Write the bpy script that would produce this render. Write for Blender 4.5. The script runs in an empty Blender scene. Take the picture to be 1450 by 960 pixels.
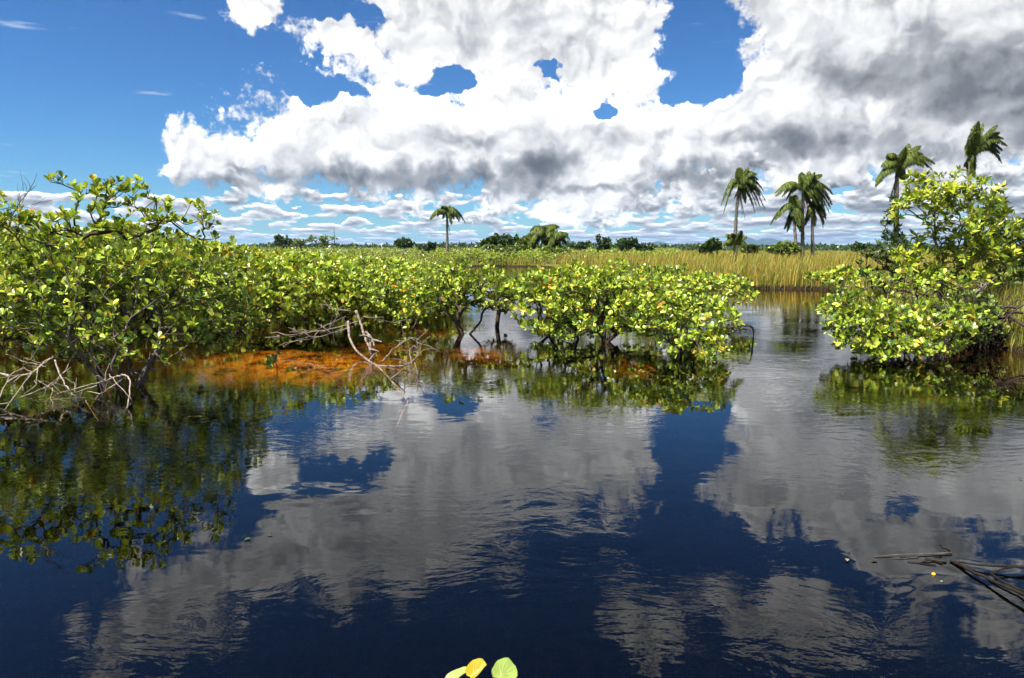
import bpy, math, random, colorsys
import numpy as np
from mathutils import Vector, Matrix, Quaternion, Euler
R = math.radians
S = bpy.context.scene
C = S.collection

# ------------------------------------------------------------------ camera
CAM_H = 1.6
PITCH = R(7.16)
FPX = 1035.0                       # focal length in pixels of the 1450 px wide photograph
cam = bpy.data.cameras.new("camera")
cam_o = bpy.data.objects.new("camera", cam)
C.objects.link(cam_o)
cam_o.location = (0, 0, CAM_H)
cam_o.rotation_euler = (math.pi/2 - PITCH, 0, 0)
cam.sensor_width = 36.0
cam.lens = 36.0*FPX/1450.0
cam.clip_start = 0.05
cam.clip_end = 60000
S.camera = cam_o

def ray(px, py):
    """direction seen at a pixel of the photograph"""
    a, b = (px-725)/FPX, (480-py)/FPX
    v = Vector((a, math.cos(PITCH)+b*math.sin(PITCH), -math.sin(PITCH)+b*math.cos(PITCH)))
    return v.normalized()
def ground(px, py, z=0.0):
    v = ray(px, py); t = (z-CAM_H)/v.z
    return Vector((v.x*t, v.y*t, z))
def at(px, py, Y):
    v = ray(px, py); t = Y/v.y
    return Vector((v.x*t, Y, CAM_H+v.z*t))
def azel(px, py, mirror=False):
    v = ray(px, py)
    z = -v.z if mirror else v.z
    return math.degrees(math.atan2(v.x, v.y)), math.degrees(math.asin(z))

# ------------------------------------------------------------------ render, light
S.view_settings.view_transform = 'Standard'
S.view_settings.look = 'None'
S.view_settings.gamma = 1.0
S.view_settings.use_curve_mapping = False
S.view_settings.exposure = 1.2
S.cycles.max_bounces = 8
S.cycles.diffuse_bounces = 2
S.cycles.glossy_bounces = 3
S.cycles.transmission_bounces = 4
S.cycles.transparent_max_bounces = 12
S.cycles.caustics_reflective = False
S.cycles.caustics_refractive = False
S.cycles.sample_clamp_indirect = 4.0
S.cycles.use_denoising = True
S.cycles.use_adaptive_sampling = True
S.cycles.adaptive_threshold = 0.02
S.cycles.adaptive_min_samples = 12

SUN_AZ, SUN_EL = R(236), R(60)      # azimuth clockwise from +Y: the sun stands high on the left
sun_dir = Vector((math.sin(SUN_AZ)*math.cos(SUN_EL), math.cos(SUN_AZ)*math.cos(SUN_EL), math.sin(SUN_EL)))
sun = bpy.data.lights.new("sun", 'SUN')
sun.energy = 5.0
sun.angle = R(0.5)
sun.color = (1.0, 0.95, 0.86)
sun_o = bpy.data.objects.new("sun", sun)
C.objects.link(sun_o)
sun_o.rotation_euler = (-sun_dir).to_track_quat('-Z', 'Y').to_euler()
sun_o.location = (-10, -10, 30)

# ------------------------------------------------------------------ node helper
class N:
    """small wrapper so that shader maths reads as expressions"""
    def __init__(self, tree): self.t = tree
    def node(self, kind, **kw):
        n = self.t.nodes.new(kind)
        for k, v in kw.items(): setattr(n, k, v)
        return n
    def put(self, sock, v):
        if isinstance(v, E): self.t.links.new(v.s, sock)
        elif isinstance(v, bpy.types.NodeSocket): self.t.links.new(v, sock)
        elif v is not None: sock.default_value = v
    def m(self, op, a, b=None, c=None, clamp=False):
        n = self.node('ShaderNodeMath', operation=op, use_clamp=clamp)
        for i, v in enumerate((a, b, c)):
            if v is not None: self.put(n.inputs[i], v)
        return E(self, n.outputs[0])
    def v(self, op, a, b=None):
        n = self.node('ShaderNodeVectorMath', operation=op)
        self.put(n.inputs[0], a)
        if b is not None:
            self.put(n.inputs[3 if op == 'SCALE' else 1], b)
        return E(self, n.outputs[1 if op in ('LENGTH', 'DISTANCE', 'DOT_PRODUCT') else 0])
    def xyz(self, x, y, z=0.0):
        n = self.node('ShaderNodeCombineXYZ')
        for i, w in enumerate((x, y, z)): self.put(n.inputs[i], w)
        return E(self, n.outputs[0])
    def sep(self, a):
        n = self.node('ShaderNodeSeparateXYZ'); self.put(n.inputs[0], a)
        return [E(self, o) for o in n.outputs]
    def noise(self, vec, scale, detail=3.0, rough=0.5, dist=0.0, dims='3D', color=False):
        n = self.node('ShaderNodeTexNoise', noise_dimensions=dims)
        self.put(n.inputs['Vector'], vec); n.inputs['Scale'].default_value = scale
        n.inputs['Detail'].default_value = detail; n.inputs['Roughness'].default_value = rough
        n.inputs['Distortion'].default_value = dist
        return E(self, n.outputs[1 if color else 0])
    def voro(self, vec, scale, detail=0.0, rough=0.5, feature='SMOOTH_F1', dims='2D', smooth=0.4):
        n = self.node('ShaderNodeTexVoronoi', voronoi_dimensions=dims, feature=feature)
        self.put(n.inputs['Vector'], vec); n.inputs['Scale'].default_value = scale
        if 'Detail' in n.inputs: n.inputs['Detail'].default_value = detail
        if 'Roughness' in n.inputs: n.inputs['Roughness'].default_value = rough
        if 'Smoothness' in n.inputs: n.inputs['Smoothness'].default_value = smooth
        return E(self, n.outputs['Distance'])
    def ramp(self, f, stops, interp='LINEAR'):
        n = self.node('ShaderNodeValToRGB'); cr = n.color_ramp; cr.interpolation = interp
        while len(cr.elements) < len(stops): cr.elements.new(0.5)
        for e, (p, c) in zip(cr.elements, stops):
            e.position = p; e.color = (*c, 1) if len(c) == 3 else c
        self.put(n.inputs[0], f)
        return E(self, n.outputs[0])
    def mix(self, f, a, b, mode='MIX'):
        n = self.node('ShaderNodeMix', data_type='RGBA', blend_type=mode)
        self.put(n.inputs[0], f)
        for i, w in ((6, a), (7, b)):
            self.put(n.inputs[i], (*w, 1) if isinstance(w, tuple) and len(w) == 3 else w)
        return E(self, n.outputs[2])
    def smooth(self, x, lo, hi):
        n = self.node('ShaderNodeMapRange', interpolation_type='SMOOTHSTEP')
        self.put(n.inputs[0], x)
        for i, w in ((1, lo), (2, hi), (3, 0.0), (4, 1.0)): self.put(n.inputs[i], w)
        return E(self, n.outputs[0])
class E:
    def __init__(self, b, s): self.b, self.s = b, s
    def __add__(self, o): return self.b.m('ADD', self, o)
    __radd__ = __add__
    def __sub__(self, o): return self.b.m('SUBTRACT', self, o)
    def __rsub__(self, o): return self.b.m('SUBTRACT', o, self)
    def __mul__(self, o): return self.b.m('MULTIPLY', self, o)
    __rmul__ = __mul__
    def __truediv__(self, o): return self.b.m('DIVIDE', self, o)
    def max(self, o): return self.b.m('MAXIMUM', self, o)
    def min(self, o): return self.b.m('MINIMUM', self, o)
    def clamp(self): return self.b.m('ADD', self, 0.0, clamp=True)

# ------------------------------------------------------------------ sky: Nishita blue, with cumulus at their azimuth and elevation
world = bpy.data.worlds.new("World")
S.world = world
world.use_nodes = True
wt = world.node_tree
wt.nodes.clear()
world.cycles.sampling_method = 'MANUAL'
world.cycles.sample_map_resolution = 256

# cloud masses (px, py of the photograph give the direction; half sizes in px)
CLOUDS = [
    # the big cumulus in the middle
    (310, 225, 100, 60, 1.0), (430, 205, 130, 85, 1.0), (580, 195, 190, 105, 1.2), (800, 200, 230, 125, 1.3), (990, 200, 140, 85, 1.2),
    # the sheet above it
    (365, 5, 70, 40, .8), (480, 52, 100, 40, .9), (560, 85, 70, 30, .8), (720, 40, 215, 120, 1.3), (860, 60, 115, 110, 1.2),
    # the mass that covers the rest
    (1190, 60, 170, 165, 1.3), (1150, 165, 190, 112, 1.3), (1400, 110, 340, 170, 1.5), (1075, 30, 75, 75, 1.0), (1080, 130, 60, 60, .9),
    # small puffs in the gap
    (995, 30, 26, 14, .55), (968, 108, 26, 16, .6), (362, 171, 16, 6, .5),
]
CLOUDS_W = [   # above the frame: y is that of the reflection in the water
    (800, 640, 140, 100, 1.0), (640, 640, 180, 100, 1.0), (560, 760, 190, 110, 1.1), (380, 790, 150, 80, .9), (250, 850, 150, 90, .7),
    (1150, 640, 190, 130, 1.2), (1350, 640, 280, 150, 1.3), (1250, 760, 230, 45, .9), (920, 880, 80, 50, .5), (1130, 870, 170, 60, .55), (1350, 850, 150, 70, .5),
]
GAPS = [   # blue holes
    (640, 112, 46, 25, 1.2), (860, 156, 23, 16, 1.1), (988, 40, 60, 95, 1.3), (1000, 112, 66, 44, 1.2), (480, 22, 50, 18, .8), (470, 120, 60, 20, .9),
    (440, 118, 90, 26, .8), (765, 96, 15, 10, .7),
]
SHADES = [   # where the cloud is thick enough to be dark below
    (1390, 120, 190, 80, .95), (1220, 115, 140, 50, .7), (1440, 170, 140, 60, .7), (1110, 207, 75, 42, .85), (1195, 205, 65, 38, .7),
    (760, 236, 80, 36, .95), (680, 210, 60, 30, .5), (640, 256, 210, 34, 1.0), (480, 254, 190, 34, .9), (320, 262, 100, 22, .7), (345, 240, 55, 9, .7), (430, 245, 140, 34, .4), (310, 275, 90, 26, .6),
    (990, 245, 150, 30, .95), (1045, 205, 40, 22, .5), (860, 266, 150, 14, .7), (1300, 222, 170, 34, .6), (1260, 262, 160, 14, .6),
    (740, 60, 220, 36, .2), (1300, 60, 330, 120, .3), (1300, 200, 300, 90, .35), (1160, 270, 500, 22, .5),
]
LITS = [(620, 150, 150, 60, .5), (930, 155, 130, 50, .6), (330, 195, 90, 26, .4), (1120, 140, 80, 60, .4), (800, 140, 110, 60, .5), (1400, 215, 60, 20, .3), (1430, 70, 70, 30, .3)]

b = N(wt)
d = E(b, b.node('ShaderNodeTexCoord').outputs['Generated'])
dx, dy, dz = b.sep(d)
az = b.m('ARCTAN2', dx, dy)*57.2958
el = b.m('MAXIMUM', b.m('ARCSINE', dz)*57.2958, 0.0)
q0 = b.xyz(az, el, 0.0)
def vnoise(vec, scale, detail, rough, amp):
    return b.v('SCALE', b.v('SUBTRACT', b.noise(vec, scale, detail, rough, dims='2D', color=True), (.5, .5, .5)), amp)
q = b.v('ADD', b.v('ADD', q0, vnoise(q0, .16, 1, .5, 3.6)), vnoise(q0, .7, 3, .55, 1.7))
def madd(v, s, o):
    n = b.node('ShaderNodeVectorMath', operation='MULTIPLY_ADD')
    b.put(n.inputs[0], v); n.inputs[1].default_value = s; n.inputs[2].default_value = o
    return E(b, n.outputs[0])
def blob(v, item, mirror=False, k=1.0):
    """k*w*(1 - distance in radii)"""
    px, py, rx, ry, w = item
    a, e = azel(px, py, mirror)
    a1, _ = azel(px+rx, py, mirror); a0, _ = azel(px-rx, py, mirror)
    _, e1 = azel(px, py-ry, mirror); _, e0 = azel(px, py+ry, mirror)
    sx, sy = 2/abs(a1-a0), 2/abs(e1-e0)
    return b.m('MULTIPLY_ADD', b.v('LENGTH', madd(v, (sx, sy, 0), (-a*sx, -e*sy, 0))), -k*w, k*w)
def union(items, v, **kw):
    f = None
    for it in items:
        e = blob(v, it, **kw); f = e if f is None else f.max(e)
    return f
f = union(CLOUDS, q).max(union(CLOUDS_W, q, mirror=True))
for it in GAPS:
    f = f.min(b.m('ADD', blob(q, it, k=-1.5), 0.32))
# outside the picture: scattered cumulus of the same kind
out = b.smooth(b.m('ABSOLUTE', az), 38.0, 50.0).max(b.smooth(el, 33.0, 42.0))
far = b.noise(q0, 0.055, 2, .5, dims='2D')*5.0 - 2.45
f = f.max(far*out - (1.0-out)*3.0)
# cauliflower edges and relief
def texture(off):
    v = b.v('ADD', q, off) if off else q
    p = b.voro(v, .27, 2.0, .45, feature='F1')
    n_ = b.noise(v, .8, 4, .55, dims='2D')
    return n_*0.34 - p*0.60 + 0.10
t0 = texture(None)
t1 = texture((-0.3, .6, 0))
dens = f + t0 + 0.06 + (b.noise(q0, 2.0, 4, .62, dims='2D') - 0.5)*0.55
alpha = b.smooth(dens, -0.04, 0.26)
# rows of flat cumulus near the horizon, smaller and denser the lower they are
le = b.m('LOGARITHM', el + 0.7, 2.718)
def low(dy_):
    v = b.xyz(az*0.36, le*3.4 + dy_, 3.0)
    return b.noise(v, 1.0, 4, .52, 0.0, dims='2D') - b.voro(v, 1.5, 1.0, .5, feature='F1')*0.22 + 0.09
l0, l1 = low(0.0), low(0.22)
lcov = (l0 - 0.385)*4.5 + b.smooth(az, 2.0, 20.0)*0.55 - b.smooth(el - b.smooth(az, 2.0, 20.0)*2.2, 3.4, 5.8)*2.5 - b.smooth(az, -18.0, -26.0)*b.smooth(el, 3.0, 4.4)*1.2
lalpha = b.smooth(lcov, 0.0, 0.35)
ltone = 0.78 + (l0-l1)*2.2 - b.smooth(lcov, .25, 1.0)*0.3

sh_v = b.v('ADD', q0, vnoise(q0, .40, 3, .5, 3.4))
shade = b.smooth(union(SHADES, sh_v), -0.12, 0.85)
lit = b.smooth(union(LITS, q), 0.0, 0.5)
thick = b.smooth(f, 0.15, 1.2)
mott = b.noise(q0, .30, 3, .52, dims='2D') - 0.5
above = b.smooth(el, 15.0, 20.0)
tone = 0.89 + (t0-t1)*(0.85 - thick*0.42) - thick*0.10 + mott*(thick*0.45 + .1) + lit*0.20 - shade*0.50 - above*0.16
def cloud_col(t):
    return b.ramp(t, [(0.0, (.085, .095, .11)), (.28, (.175, .188, .21)), (.55, (.40, .418, .445)), (.76, (.76, .77, .785)), (.9, (1.0, 1.0, 1.0)), (1.0, (1.65, 1.65, 1.63))])
cloud = cloud_col(tone)
air = b.m('EXPONENT', el*-0.5)*0.4
lcloud = b.mix(air, cloud_col(ltone), (.78, .83, .88))

sky = b.node('ShaderNodeTexSky', sky_type='NISHITA', sun_disc=False, sun_elevation=SUN_EL, sun_rotation=SUN_AZ, air_density=1.0, dust_density=0.0, ozone_density=3.0)
blue = b.mix(1.0, E(b, sky.outputs[0]), (.37, .575, .755), 'MULTIPLY')
gm = b.node('ShaderNodeGamma'); gm.inputs[1].default_value = 1.22; b.put(gm.inputs[0], blue)
blue = E(b, gm.outputs[0])
# thin streaks of cirrus in the open blue
stq = b.xyz(az*0.13+el*0.05, el*1.2, 7.0)
streak = b.smooth(b.noise(stq, 1.0, 5, .6, dims='2D'), .66, .84)*0.5
ten = lambda c: b.v('SCALE', c, 10.0)         # scaled by the background strength below
blue = b.mix(streak, blue, (7.0, 8.0, 9.2))
skycol = b.mix(lalpha, blue, ten(lcloud))
skycol = b.mix(alpha, skycol, ten(cloud))
bg = b.node('ShaderNodeBackground'); bg.inputs['Strength'].default_value = 0.05
b.put(bg.inputs['Color'], skycol)
wo = b.node('ShaderNodeOutputWorld')
wt.links.new(bg.outputs[0], wo.inputs['Surface'])

# ------------------------------------------------------------------ helpers for objects
def tag(o, label=None, cat=None, group=None, kind=None):
    if label: o['label'] = label
    if cat: o['category'] = cat
    if group: o['group'] = group
    if kind: o['kind'] = kind
    return o
def mesh_np(name, verts, loops, sizes, mat=None, smooth=False):
    """mesh from flat arrays: verts (n,3), loop vertex ids, face sizes"""
    me = bpy.data.meshes.new(name)
    verts = np.asarray(verts, np.float32); loops = np.asarray(loops, np.int32); sizes = np.asarray(sizes, np.int32)
    me.vertices.add(len(verts)); me.vertices.foreach_set('co', verts.ravel())
    me.loops.add(len(loops)); me.loops.foreach_set('vertex_index', loops)
    me.polygons.add(len(sizes))
    starts = np.concatenate(([0], np.cumsum(sizes)[:-1])).astype(np.int32)
    me.polygons.foreach_set('loop_start', starts)
    if smooth: me.polygons.foreach_set('use_smooth', np.ones(len(sizes), bool))
    me.update(calc_edges=True)
    if mat: me.materials.append(mat)
    return me
def obj(name, me, parent=None, loc=None):
    o = bpy.data.objects.new(name, me); C.objects.link(o)
    if parent: o.parent = parent
    if loc is not None: o.location = loc
    return o
def thing(name, loc, label, cat, group=None):
    o = bpy.data.objects.new(name, None); C.objects.link(o)
    o.location = loc; o.empty_display_size = .2
    return tag(o, label, cat, group)
class Geo:
    """collects pieces of geometry for one mesh"""
    def __init__(self): self.v, self.l, self.s, self.n = [], [], [], 0
    def add(self, v, l, s):
        v = np.asarray(v, np.float64).reshape(-1, 3)
        self.v.append(v); self.l.append(np.asarray(l, np.int64)+self.n); self.s.append(np.asarray(s, np.int64)); self.n += len(v)
    def tube(self, P, rad, k=5, cap=True):
        P = np.asarray(P, float); m = len(P); rad = np.broadcast_to(np.asarray(rad, float), (m,))
        T = np.gradient(P, axis=0); T /= np.linalg.norm(T, axis=1)[:, None]+1e-9
        ref = np.array([0, 0, 1.0]) if abs(T[:, 2]).mean() < .8 else np.array([1.0, 0, 0])
        A = np.cross(T, ref); A /= np.linalg.norm(A, axis=1)[:, None]+1e-9
        B = np.cross(T, A)
        th = np.arange(k)*2*np.pi/k
        V = P[:, None]+rad[:, None, None]*(np.cos(th)[None, :, None]*A[:, None]+np.sin(th)[None, :, None]*B[:, None])
        i = np.arange(m-1)[:, None]*k; j = np.arange(k)[None]; j2 = (j+1) % k
        L = np.stack([i+j, i+j2, i+k+j2, i+k+j], -1).reshape(-1)
        sizes = [4]*((m-1)*k)
        if cap:
            L = np.concatenate([L, (m-1)*k+np.arange(k), np.arange(k)[::-1]]); sizes += [k, k]
        self.add(V.reshape(-1, 3), L, sizes)
    def leaves(self, tpl, P, A, Nn, ln, wd=None):
        """copies of a leaf template at P, growing along A, upper side Nn, length ln"""
        V, L, s = tpl
        A = np.asarray(A); Nn = np.asarray(Nn); X = np.cross(A, Nn)
        ln = np.asarray(ln)[:, None, None]; wd = ln if wd is None else np.asarray(wd)[:, None, None]
        W = np.asarray(P)[:, None]+V[None, :, 0:1]*wd*X[:, None]+V[None, :, 1:2]*ln*A[:, None]+V[None, :, 2:3]*ln*Nn[:, None]
        m = len(P)
        LL = (np.asarray(L)[None]+(np.arange(m)*len(V))[:, None]).reshape(-1)
        self.add(W.reshape(-1, 3), LL, np.tile(s, m))
    def mesh(self, name, mat, smooth=False):
        return mesh_np(name, np.concatenate(self.v), np.concatenate(self.l), np.concatenate(self.s), mat, smooth)

def tpl(verts, faces):
    return np.array(verts, float), np.array([i for f in faces for i in f]), [len(f) for f in faces]
# obovate mangrove leaf, folded along its midrib
LEAF = tpl([(0, 0, 0), (0, .36, -.015), (0, .70, -.02), (0, 1, .0), (-.15, .33, .035), (-.30, .68, .06), (-.18, .93, .035), (.15, .33, .035), (.30, .68, .06), (.18, .93, .035)],
           [(0, 1, 4), (4, 1, 2, 5), (5, 2, 3, 6), (0, 7, 1), (7, 8, 2, 1), (8, 9, 3, 2)])
LEAF_CURLED = tpl([(0, 0, 0), (0, .36, .03), (0, .70, .0), (0, .96, -.12), (-.16, .33, .09), (-.29, .66, .08), (-.16, .9, -.04), (.16, .33, .09), (.29, .66, .08), (.16, .9, -.04)],
           [(0, 1, 4), (4, 1, 2, 5), (5, 2, 3, 6), (0, 7, 1), (7, 8, 2, 1), (8, 9, 3, 2)])
LEAF_MID = tpl([(0, 0, 0), (0, .6, -.02), (0, 1, 0), (-.31, .64, .06), (.31, .64, .06)], [(0, 1, 3), (3, 1, 2), (0, 4, 1), (4, 2, 1)])
LEAF_FAR = tpl([(0, 0, 0), (-.25, .6, .05), (0, 1, 0), (.25, .6, .05)], [(0, 3, 2, 1)])
LEAF_LONG = tpl([(0, 0, 0), (0, .5, -.02), (0, 1, -.1), (-.2, .45, .03), (.2, .45, .03)], [(0, 1, 3), (3, 1, 2), (0, 4, 1), (4, 2, 1)])

def unit(v): return v/(np.linalg.norm(v, axis=-1, keepdims=True)+1e-9)

# ------------------------------------------------------------------ materials
def new_mat(name):
    m = bpy.data.materials.new(name); m.use_nodes = True
    t = m.node_tree; t.nodes.clear()
    return m, N(t), t.nodes.new('ShaderNodeOutputMaterial')
def leaf_mat(name, stops, trans=.24, rough=.36, spec=.40, tcol=(1.25, 1.15, .55), backs=.22):
    """waxy leaf: every leaf (mesh island, or leaf object) gets its own tint"""
    m, n, out = new_mat(name)
    isl = E(n, n.node('ShaderNodeNewGeometry').outputs['Random Per Island'])
    oi = E(n, n.node('ShaderNodeObjectInfo').outputs['Random'])
    f = n.m('FRACT', isl + oi*7.31)
    pos = E(n, n.node('ShaderNodeTexCoord').outputs['Object'])
    clump = n.noise(pos, 1.7, 2, .5) - 0.5
    col = n.ramp(f + clump*0.8, stops)
    back = E(n, n.node('ShaderNodeNewGeometry').outputs['Backfacing'])
    col = n.mix(back*backs, col, (.20, .24, .10))
    p = n.node('ShaderNodeBsdfPrincipled')
    n.put(p.inputs['Base Color'], col); p.inputs['Roughness'].default_value = rough
    p.inputs['Specular IOR Level'].default_value = spec
    tr = n.node('ShaderNodeBsdfTranslucent')
    n.put(tr.inputs['Color'], n.mix(1.0, col, tcol, 'MULTIPLY'))
    mx = n.node('ShaderNodeMixShader'); mx.inputs[0].default_value = trans
    n.t.links.new(p.outputs[0], mx.inputs[1]); n.t.links.new(tr.outputs[0], mx.inputs[2])
    n.t.links.new(mx.outputs[0], out.inputs[0])
    return m
def bark_mat(name, c1, c2, scale=14, rough=.85, spec=.3):
    m, n, out = new_mat(name)
    pos = E(n, n.node('ShaderNodeTexCoord').outputs['Object'])
    f = n.noise(pos, scale, 4, .6)
    p = n.node('ShaderNodeBsdfPrincipled')
    n.put(p.inputs['Base Color'], n.ramp(f, [(.3, c1), (.7, c2)])); p.inputs['Roughness'].default_value = rough; p.inputs['Specular IOR Level'].default_value = spec
    bp = n.node('ShaderNodeBump'); bp.inputs['Strength'].default_value = .5; bp.inputs['Distance'].default_value = .01
    n.put(bp.inputs['Height'], f); n.t.links.new(bp.outputs[0], p.inputs['Normal'])
    n.t.links.new(p.outputs[0], out.inputs[0])
    return m
MANGROVE = [(0.0, (.04, .085, .012)), (.2, (.09, .17, .018)), (.40, (.25, .38, .026)), (.70, (.45, .55, .045)), (.955, (.60, .62, .10)), (.975, (.50, .24, .03))]
M_leaf = leaf_mat('mangrove_leaf', MANGROVE)
M_leaf_mid = leaf_mat('mangrove_leaf_mid', [(0.0, (.05, .10, .014)), (.2, (.12, .21, .02)), (.45, (.27, .40, .03)), (.88, (.49, .57, .06)), (.99, (.44, .26, .05))])
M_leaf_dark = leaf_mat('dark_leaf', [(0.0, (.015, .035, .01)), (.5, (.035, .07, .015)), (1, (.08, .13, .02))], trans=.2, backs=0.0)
M_leaf_tree = leaf_mat('tree_leaf', [(0.0, (.05, .10, .01)), (.35, (.18, .27, .015)), (.7, (.40, .46, .02)), (1, (.54, .54, .05))], trans=.28)
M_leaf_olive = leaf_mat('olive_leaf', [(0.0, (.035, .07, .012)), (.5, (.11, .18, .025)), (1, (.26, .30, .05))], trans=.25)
M_palm = leaf_mat('palm_frond', [(0.0, (.025, .05, .01)), (.5, (.06, .10, .018)), (1, (.20, .21, .03))], trans=.22, rough=.6, spec=.15, tcol=(1.3, 1.1, .4), backs=0.0)
M_palm_dead = bark_mat('dead_frond', (.16, .10, .05), (.32, .22, .12), 6)
M_bark = bark_mat('grey_bark', (.035, .026, .02), (.15, .12, .095))
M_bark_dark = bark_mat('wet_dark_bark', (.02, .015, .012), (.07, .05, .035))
M_bleached = bark_mat('bleached_wood', (.12, .09, .065), (.40, .34, .28), 30)
M_drift = bark_mat('weathered_wood', (.07, .05, .038), (.32, .26, .21), 18)
M_palm_trunk = bark_mat('palm_trunk', (.05, .042, .035), (.22, .19, .16), 3)
M_wet = bark_mat('wet_black_stick', (.006, .005, .004), (.025, .018, .012), 20, .7, .12)
M_yellow = bark_mat('yellow_fruit', (.65, .33, .02), (.75, .45, .04), 30, .4)

# ------------------------------------------------------------------ ground: river bed, banks and marsh as one sheet
nrng = np.random.default_rng(7)
def vnoise2(x, y, seed=0):
    """cheap smooth value noise, 0..1"""
    xi, yi = np.floor(x).astype(np.int64), np.floor(y).astype(np.int64); fx, fy = x-xi, y-yi
    fx, fy = fx*fx*(3-2*fx), fy*fy*(3-2*fy)
    def hsh(a, b_):
        h = (a*374761393+b_*668265263+seed*974711) & 0x7fffffff
        h = ((h ^ (h >> 13))*1274126177) & 0x7fffffff
        return ((h ^ (h >> 16)) & 0xffff)/65535.0
    return (hsh(xi, yi)*(1-fx)+hsh(xi+1, yi)*fx)*(1-fy)+(hsh(xi, yi+1)*(1-fx)+hsh(xi+1, yi+1)*fx)*fy
def fbm2(x, y, seed=0, o=4):
    s, a = 0.0, .5
    for i in range(o):
        s = s+a*(vnoise2(x*2**i, y*2**i, seed+i)-.5); a *= .5
    return s
BX = [-400, -60, -20, -6, 2, 5.5, 8.0, 9.6, 12, 14, 400]
BY = [70, 70, 66, 63, 60, 48, 34, 28.2, 27.6, 27, 27]
RY = [-200, -20, 0, 6, 9, 11, 12.6, 18, 24, 27.3, 30, 2000]
RX = [40, 22, 15, 11, 8.8, 8.1, 8.3, 9.4, 11.0, 11.8, 12, 12]
def shore(x, y):
    """> 0 on land, metres from the water's edge"""
    sd = np.maximum((y-np.interp(x, BX, BY))*.8, x-np.interp(y, RY, RX))
    sd = np.maximum(sd, -y-55)
    return sd+fbm2(x*.8, y*.8, 3)*1.1
def height(x, y):
    sd = shore(x, y)
    land = np.where(sd > 0, .10+.14*np.tanh(sd*.6), 0)
    bed = -np.clip(-sd*.55, 0, 1.5)
    # shallows under the mangroves
    shallow = np.interp(y, [9.0, 10.2, 12, 60], [0, .75, 1, 1])*np.interp(x-np.interp(y, [9, 12, 18, 40], [-1.8, .6, 1.6, 3]), [-.8, .8], [1, 0])
    shallow = np.maximum(shallow, np.exp(-((x-1.7)/1.8)**2-((y-12.4)/1.4)**2))
    shallow = np.maximum(shallow, np.exp(-((x-5.8)/2.0)**2-((y-11.2)/1.4)**2))
    shallow = np.maximum(shallow, np.exp(-((x+5.2)/2.2)**2-((y-9.3)/1.1)**2))
    sb = np.minimum(-.22+fbm2(x*1.3, y*1.3, 11)*.24, -.10)
    bed = np.where(sd > 0, 0, bed*(1-shallow)+np.maximum(bed, sb)*shallow)
    n_ = fbm2(x*.5, y*.5, 5)*.12
    return np.where(sd > 0, land+np.abs(n_)*.5*np.clip(sd, 0, 1), bed)
gx = np.sinh(np.linspace(-7.9, 7.9, 321))*6.0
gy = np.concatenate([-np.sinh(np.linspace(5.5, 0.05, 40))*10.0, np.linspace(0, 32, 170), 32+np.sinh(np.linspace(.02, 7.3, 130))*12.0])
X, Y = np.meshgrid(gx, gy)
Z = height(X, Y)
ny, nx = X.shape
i = np.arange(ny-1)[:, None]*nx+np.arange(nx-1)[None]
quads = np.stack([i, i+1, i+nx+1, i+nx], -1).reshape(-1)
m, n, out = new_mat('marsh_ground')
pos = E(n, n.node('ShaderNodeNewGeometry').outputs['Position'])
pz = n.sep(pos)[2]
f1 = n.noise(pos, 1.6, 5, .65); f2 = n.noise(pos, 9.0, 4, .6)
weed = n.ramp(f1*0.55+f2*0.45, [(.36, (.03, .018, .007)), (.44, (.17, .075, .011)), (.51, (.36, .19, .026)), (.60, (.48, .33, .07)), (.7, (.22, .19, .05))])
mud = n.ramp(f2, [(.3, (.012, .009, .006)), (.7, (.045, .032, .02))])
turf = n.ramp(f1, [(.3, (.05, .07, .015)), (.7, (.17, .16, .04))])
landf = n.smooth(pz + (f2-.5)*0.10, .08, .17)
peat_dimmed = n.ramp(f2, [(.3, (.0006, .0009, .0014)), (.7, (.0016, .0020, .0026))])  # dark peat, blackened further to stand in for light lost in deep water
silt = n.ramp(f1, [(.3, (.006, .005, .003)), (.7, (.026, .017, .007))])
bedc = n.mix(n.smooth(pz + (f1-.5)*.35, -.55, -.25), peat_dimmed, silt)
# patches of orange weed
patch = None
for (cx, cy, rx, ry, w_) in ((-3.3, 11.7, 2.1, 1.3, 1.0), (-2.2, 14.9, 1.1, 2.8, .6), (-.6, 12.4, .7, .8, .6), (2.4, 11.9, .8, .6, .6), (10.5, 26.8, 2.4, 1.2, .3), (-6.3, 8.7, .6, .5, .4)):
    dd = n.v('LENGTH', n.v('MULTIPLY', n.v('SUBTRACT', pos, (cx, cy, 0)), (1/rx, 1/ry, 0)))
    e_ = (1.0 - n.smooth(dd + (f1-.5)*2.0 + (f2-.5)*1.2, .3, 1.1))*w_
    patch = e_ if patch is None else patch.max(e_)
bedc = n.mix(patch*n.smooth(pz, -.6, -.3)*n.smooth(n.noise(pos, 3.2, 4, .65), .36, .52), bedc, weed)
colr = n.mix(n.smooth(pz + (f2-.5)*.06, -.05, -.01), bedc, n.mix(landf, mud, turf))
p = n.node('ShaderNodeBsdfPrincipled'); p.inputs['Roughness'].default_value = .9; p.inputs['Specular IOR Level'].default_value = 0.0
n.put(p.inputs['Base Color'], colr)
bp = n.node('ShaderNodeBump'); bp.inputs['Distance'].default_value = .05; n.put(bp.inputs['Height'], f2)
n.t.links.new(bp.outputs[0], p.inputs['Normal']); n.t.links.new(p.outputs[0], out.inputs[0])
M_ground = m
tag(obj('ground', mesh_np('ground', np.stack([X, Y, Z], -1).reshape(-1, 3), quads, [4]*(len(quads)//4), m, True)),
    'flat marsh and brown river bed of orange weed in the shallows', 'ground', kind='structure')

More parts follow.
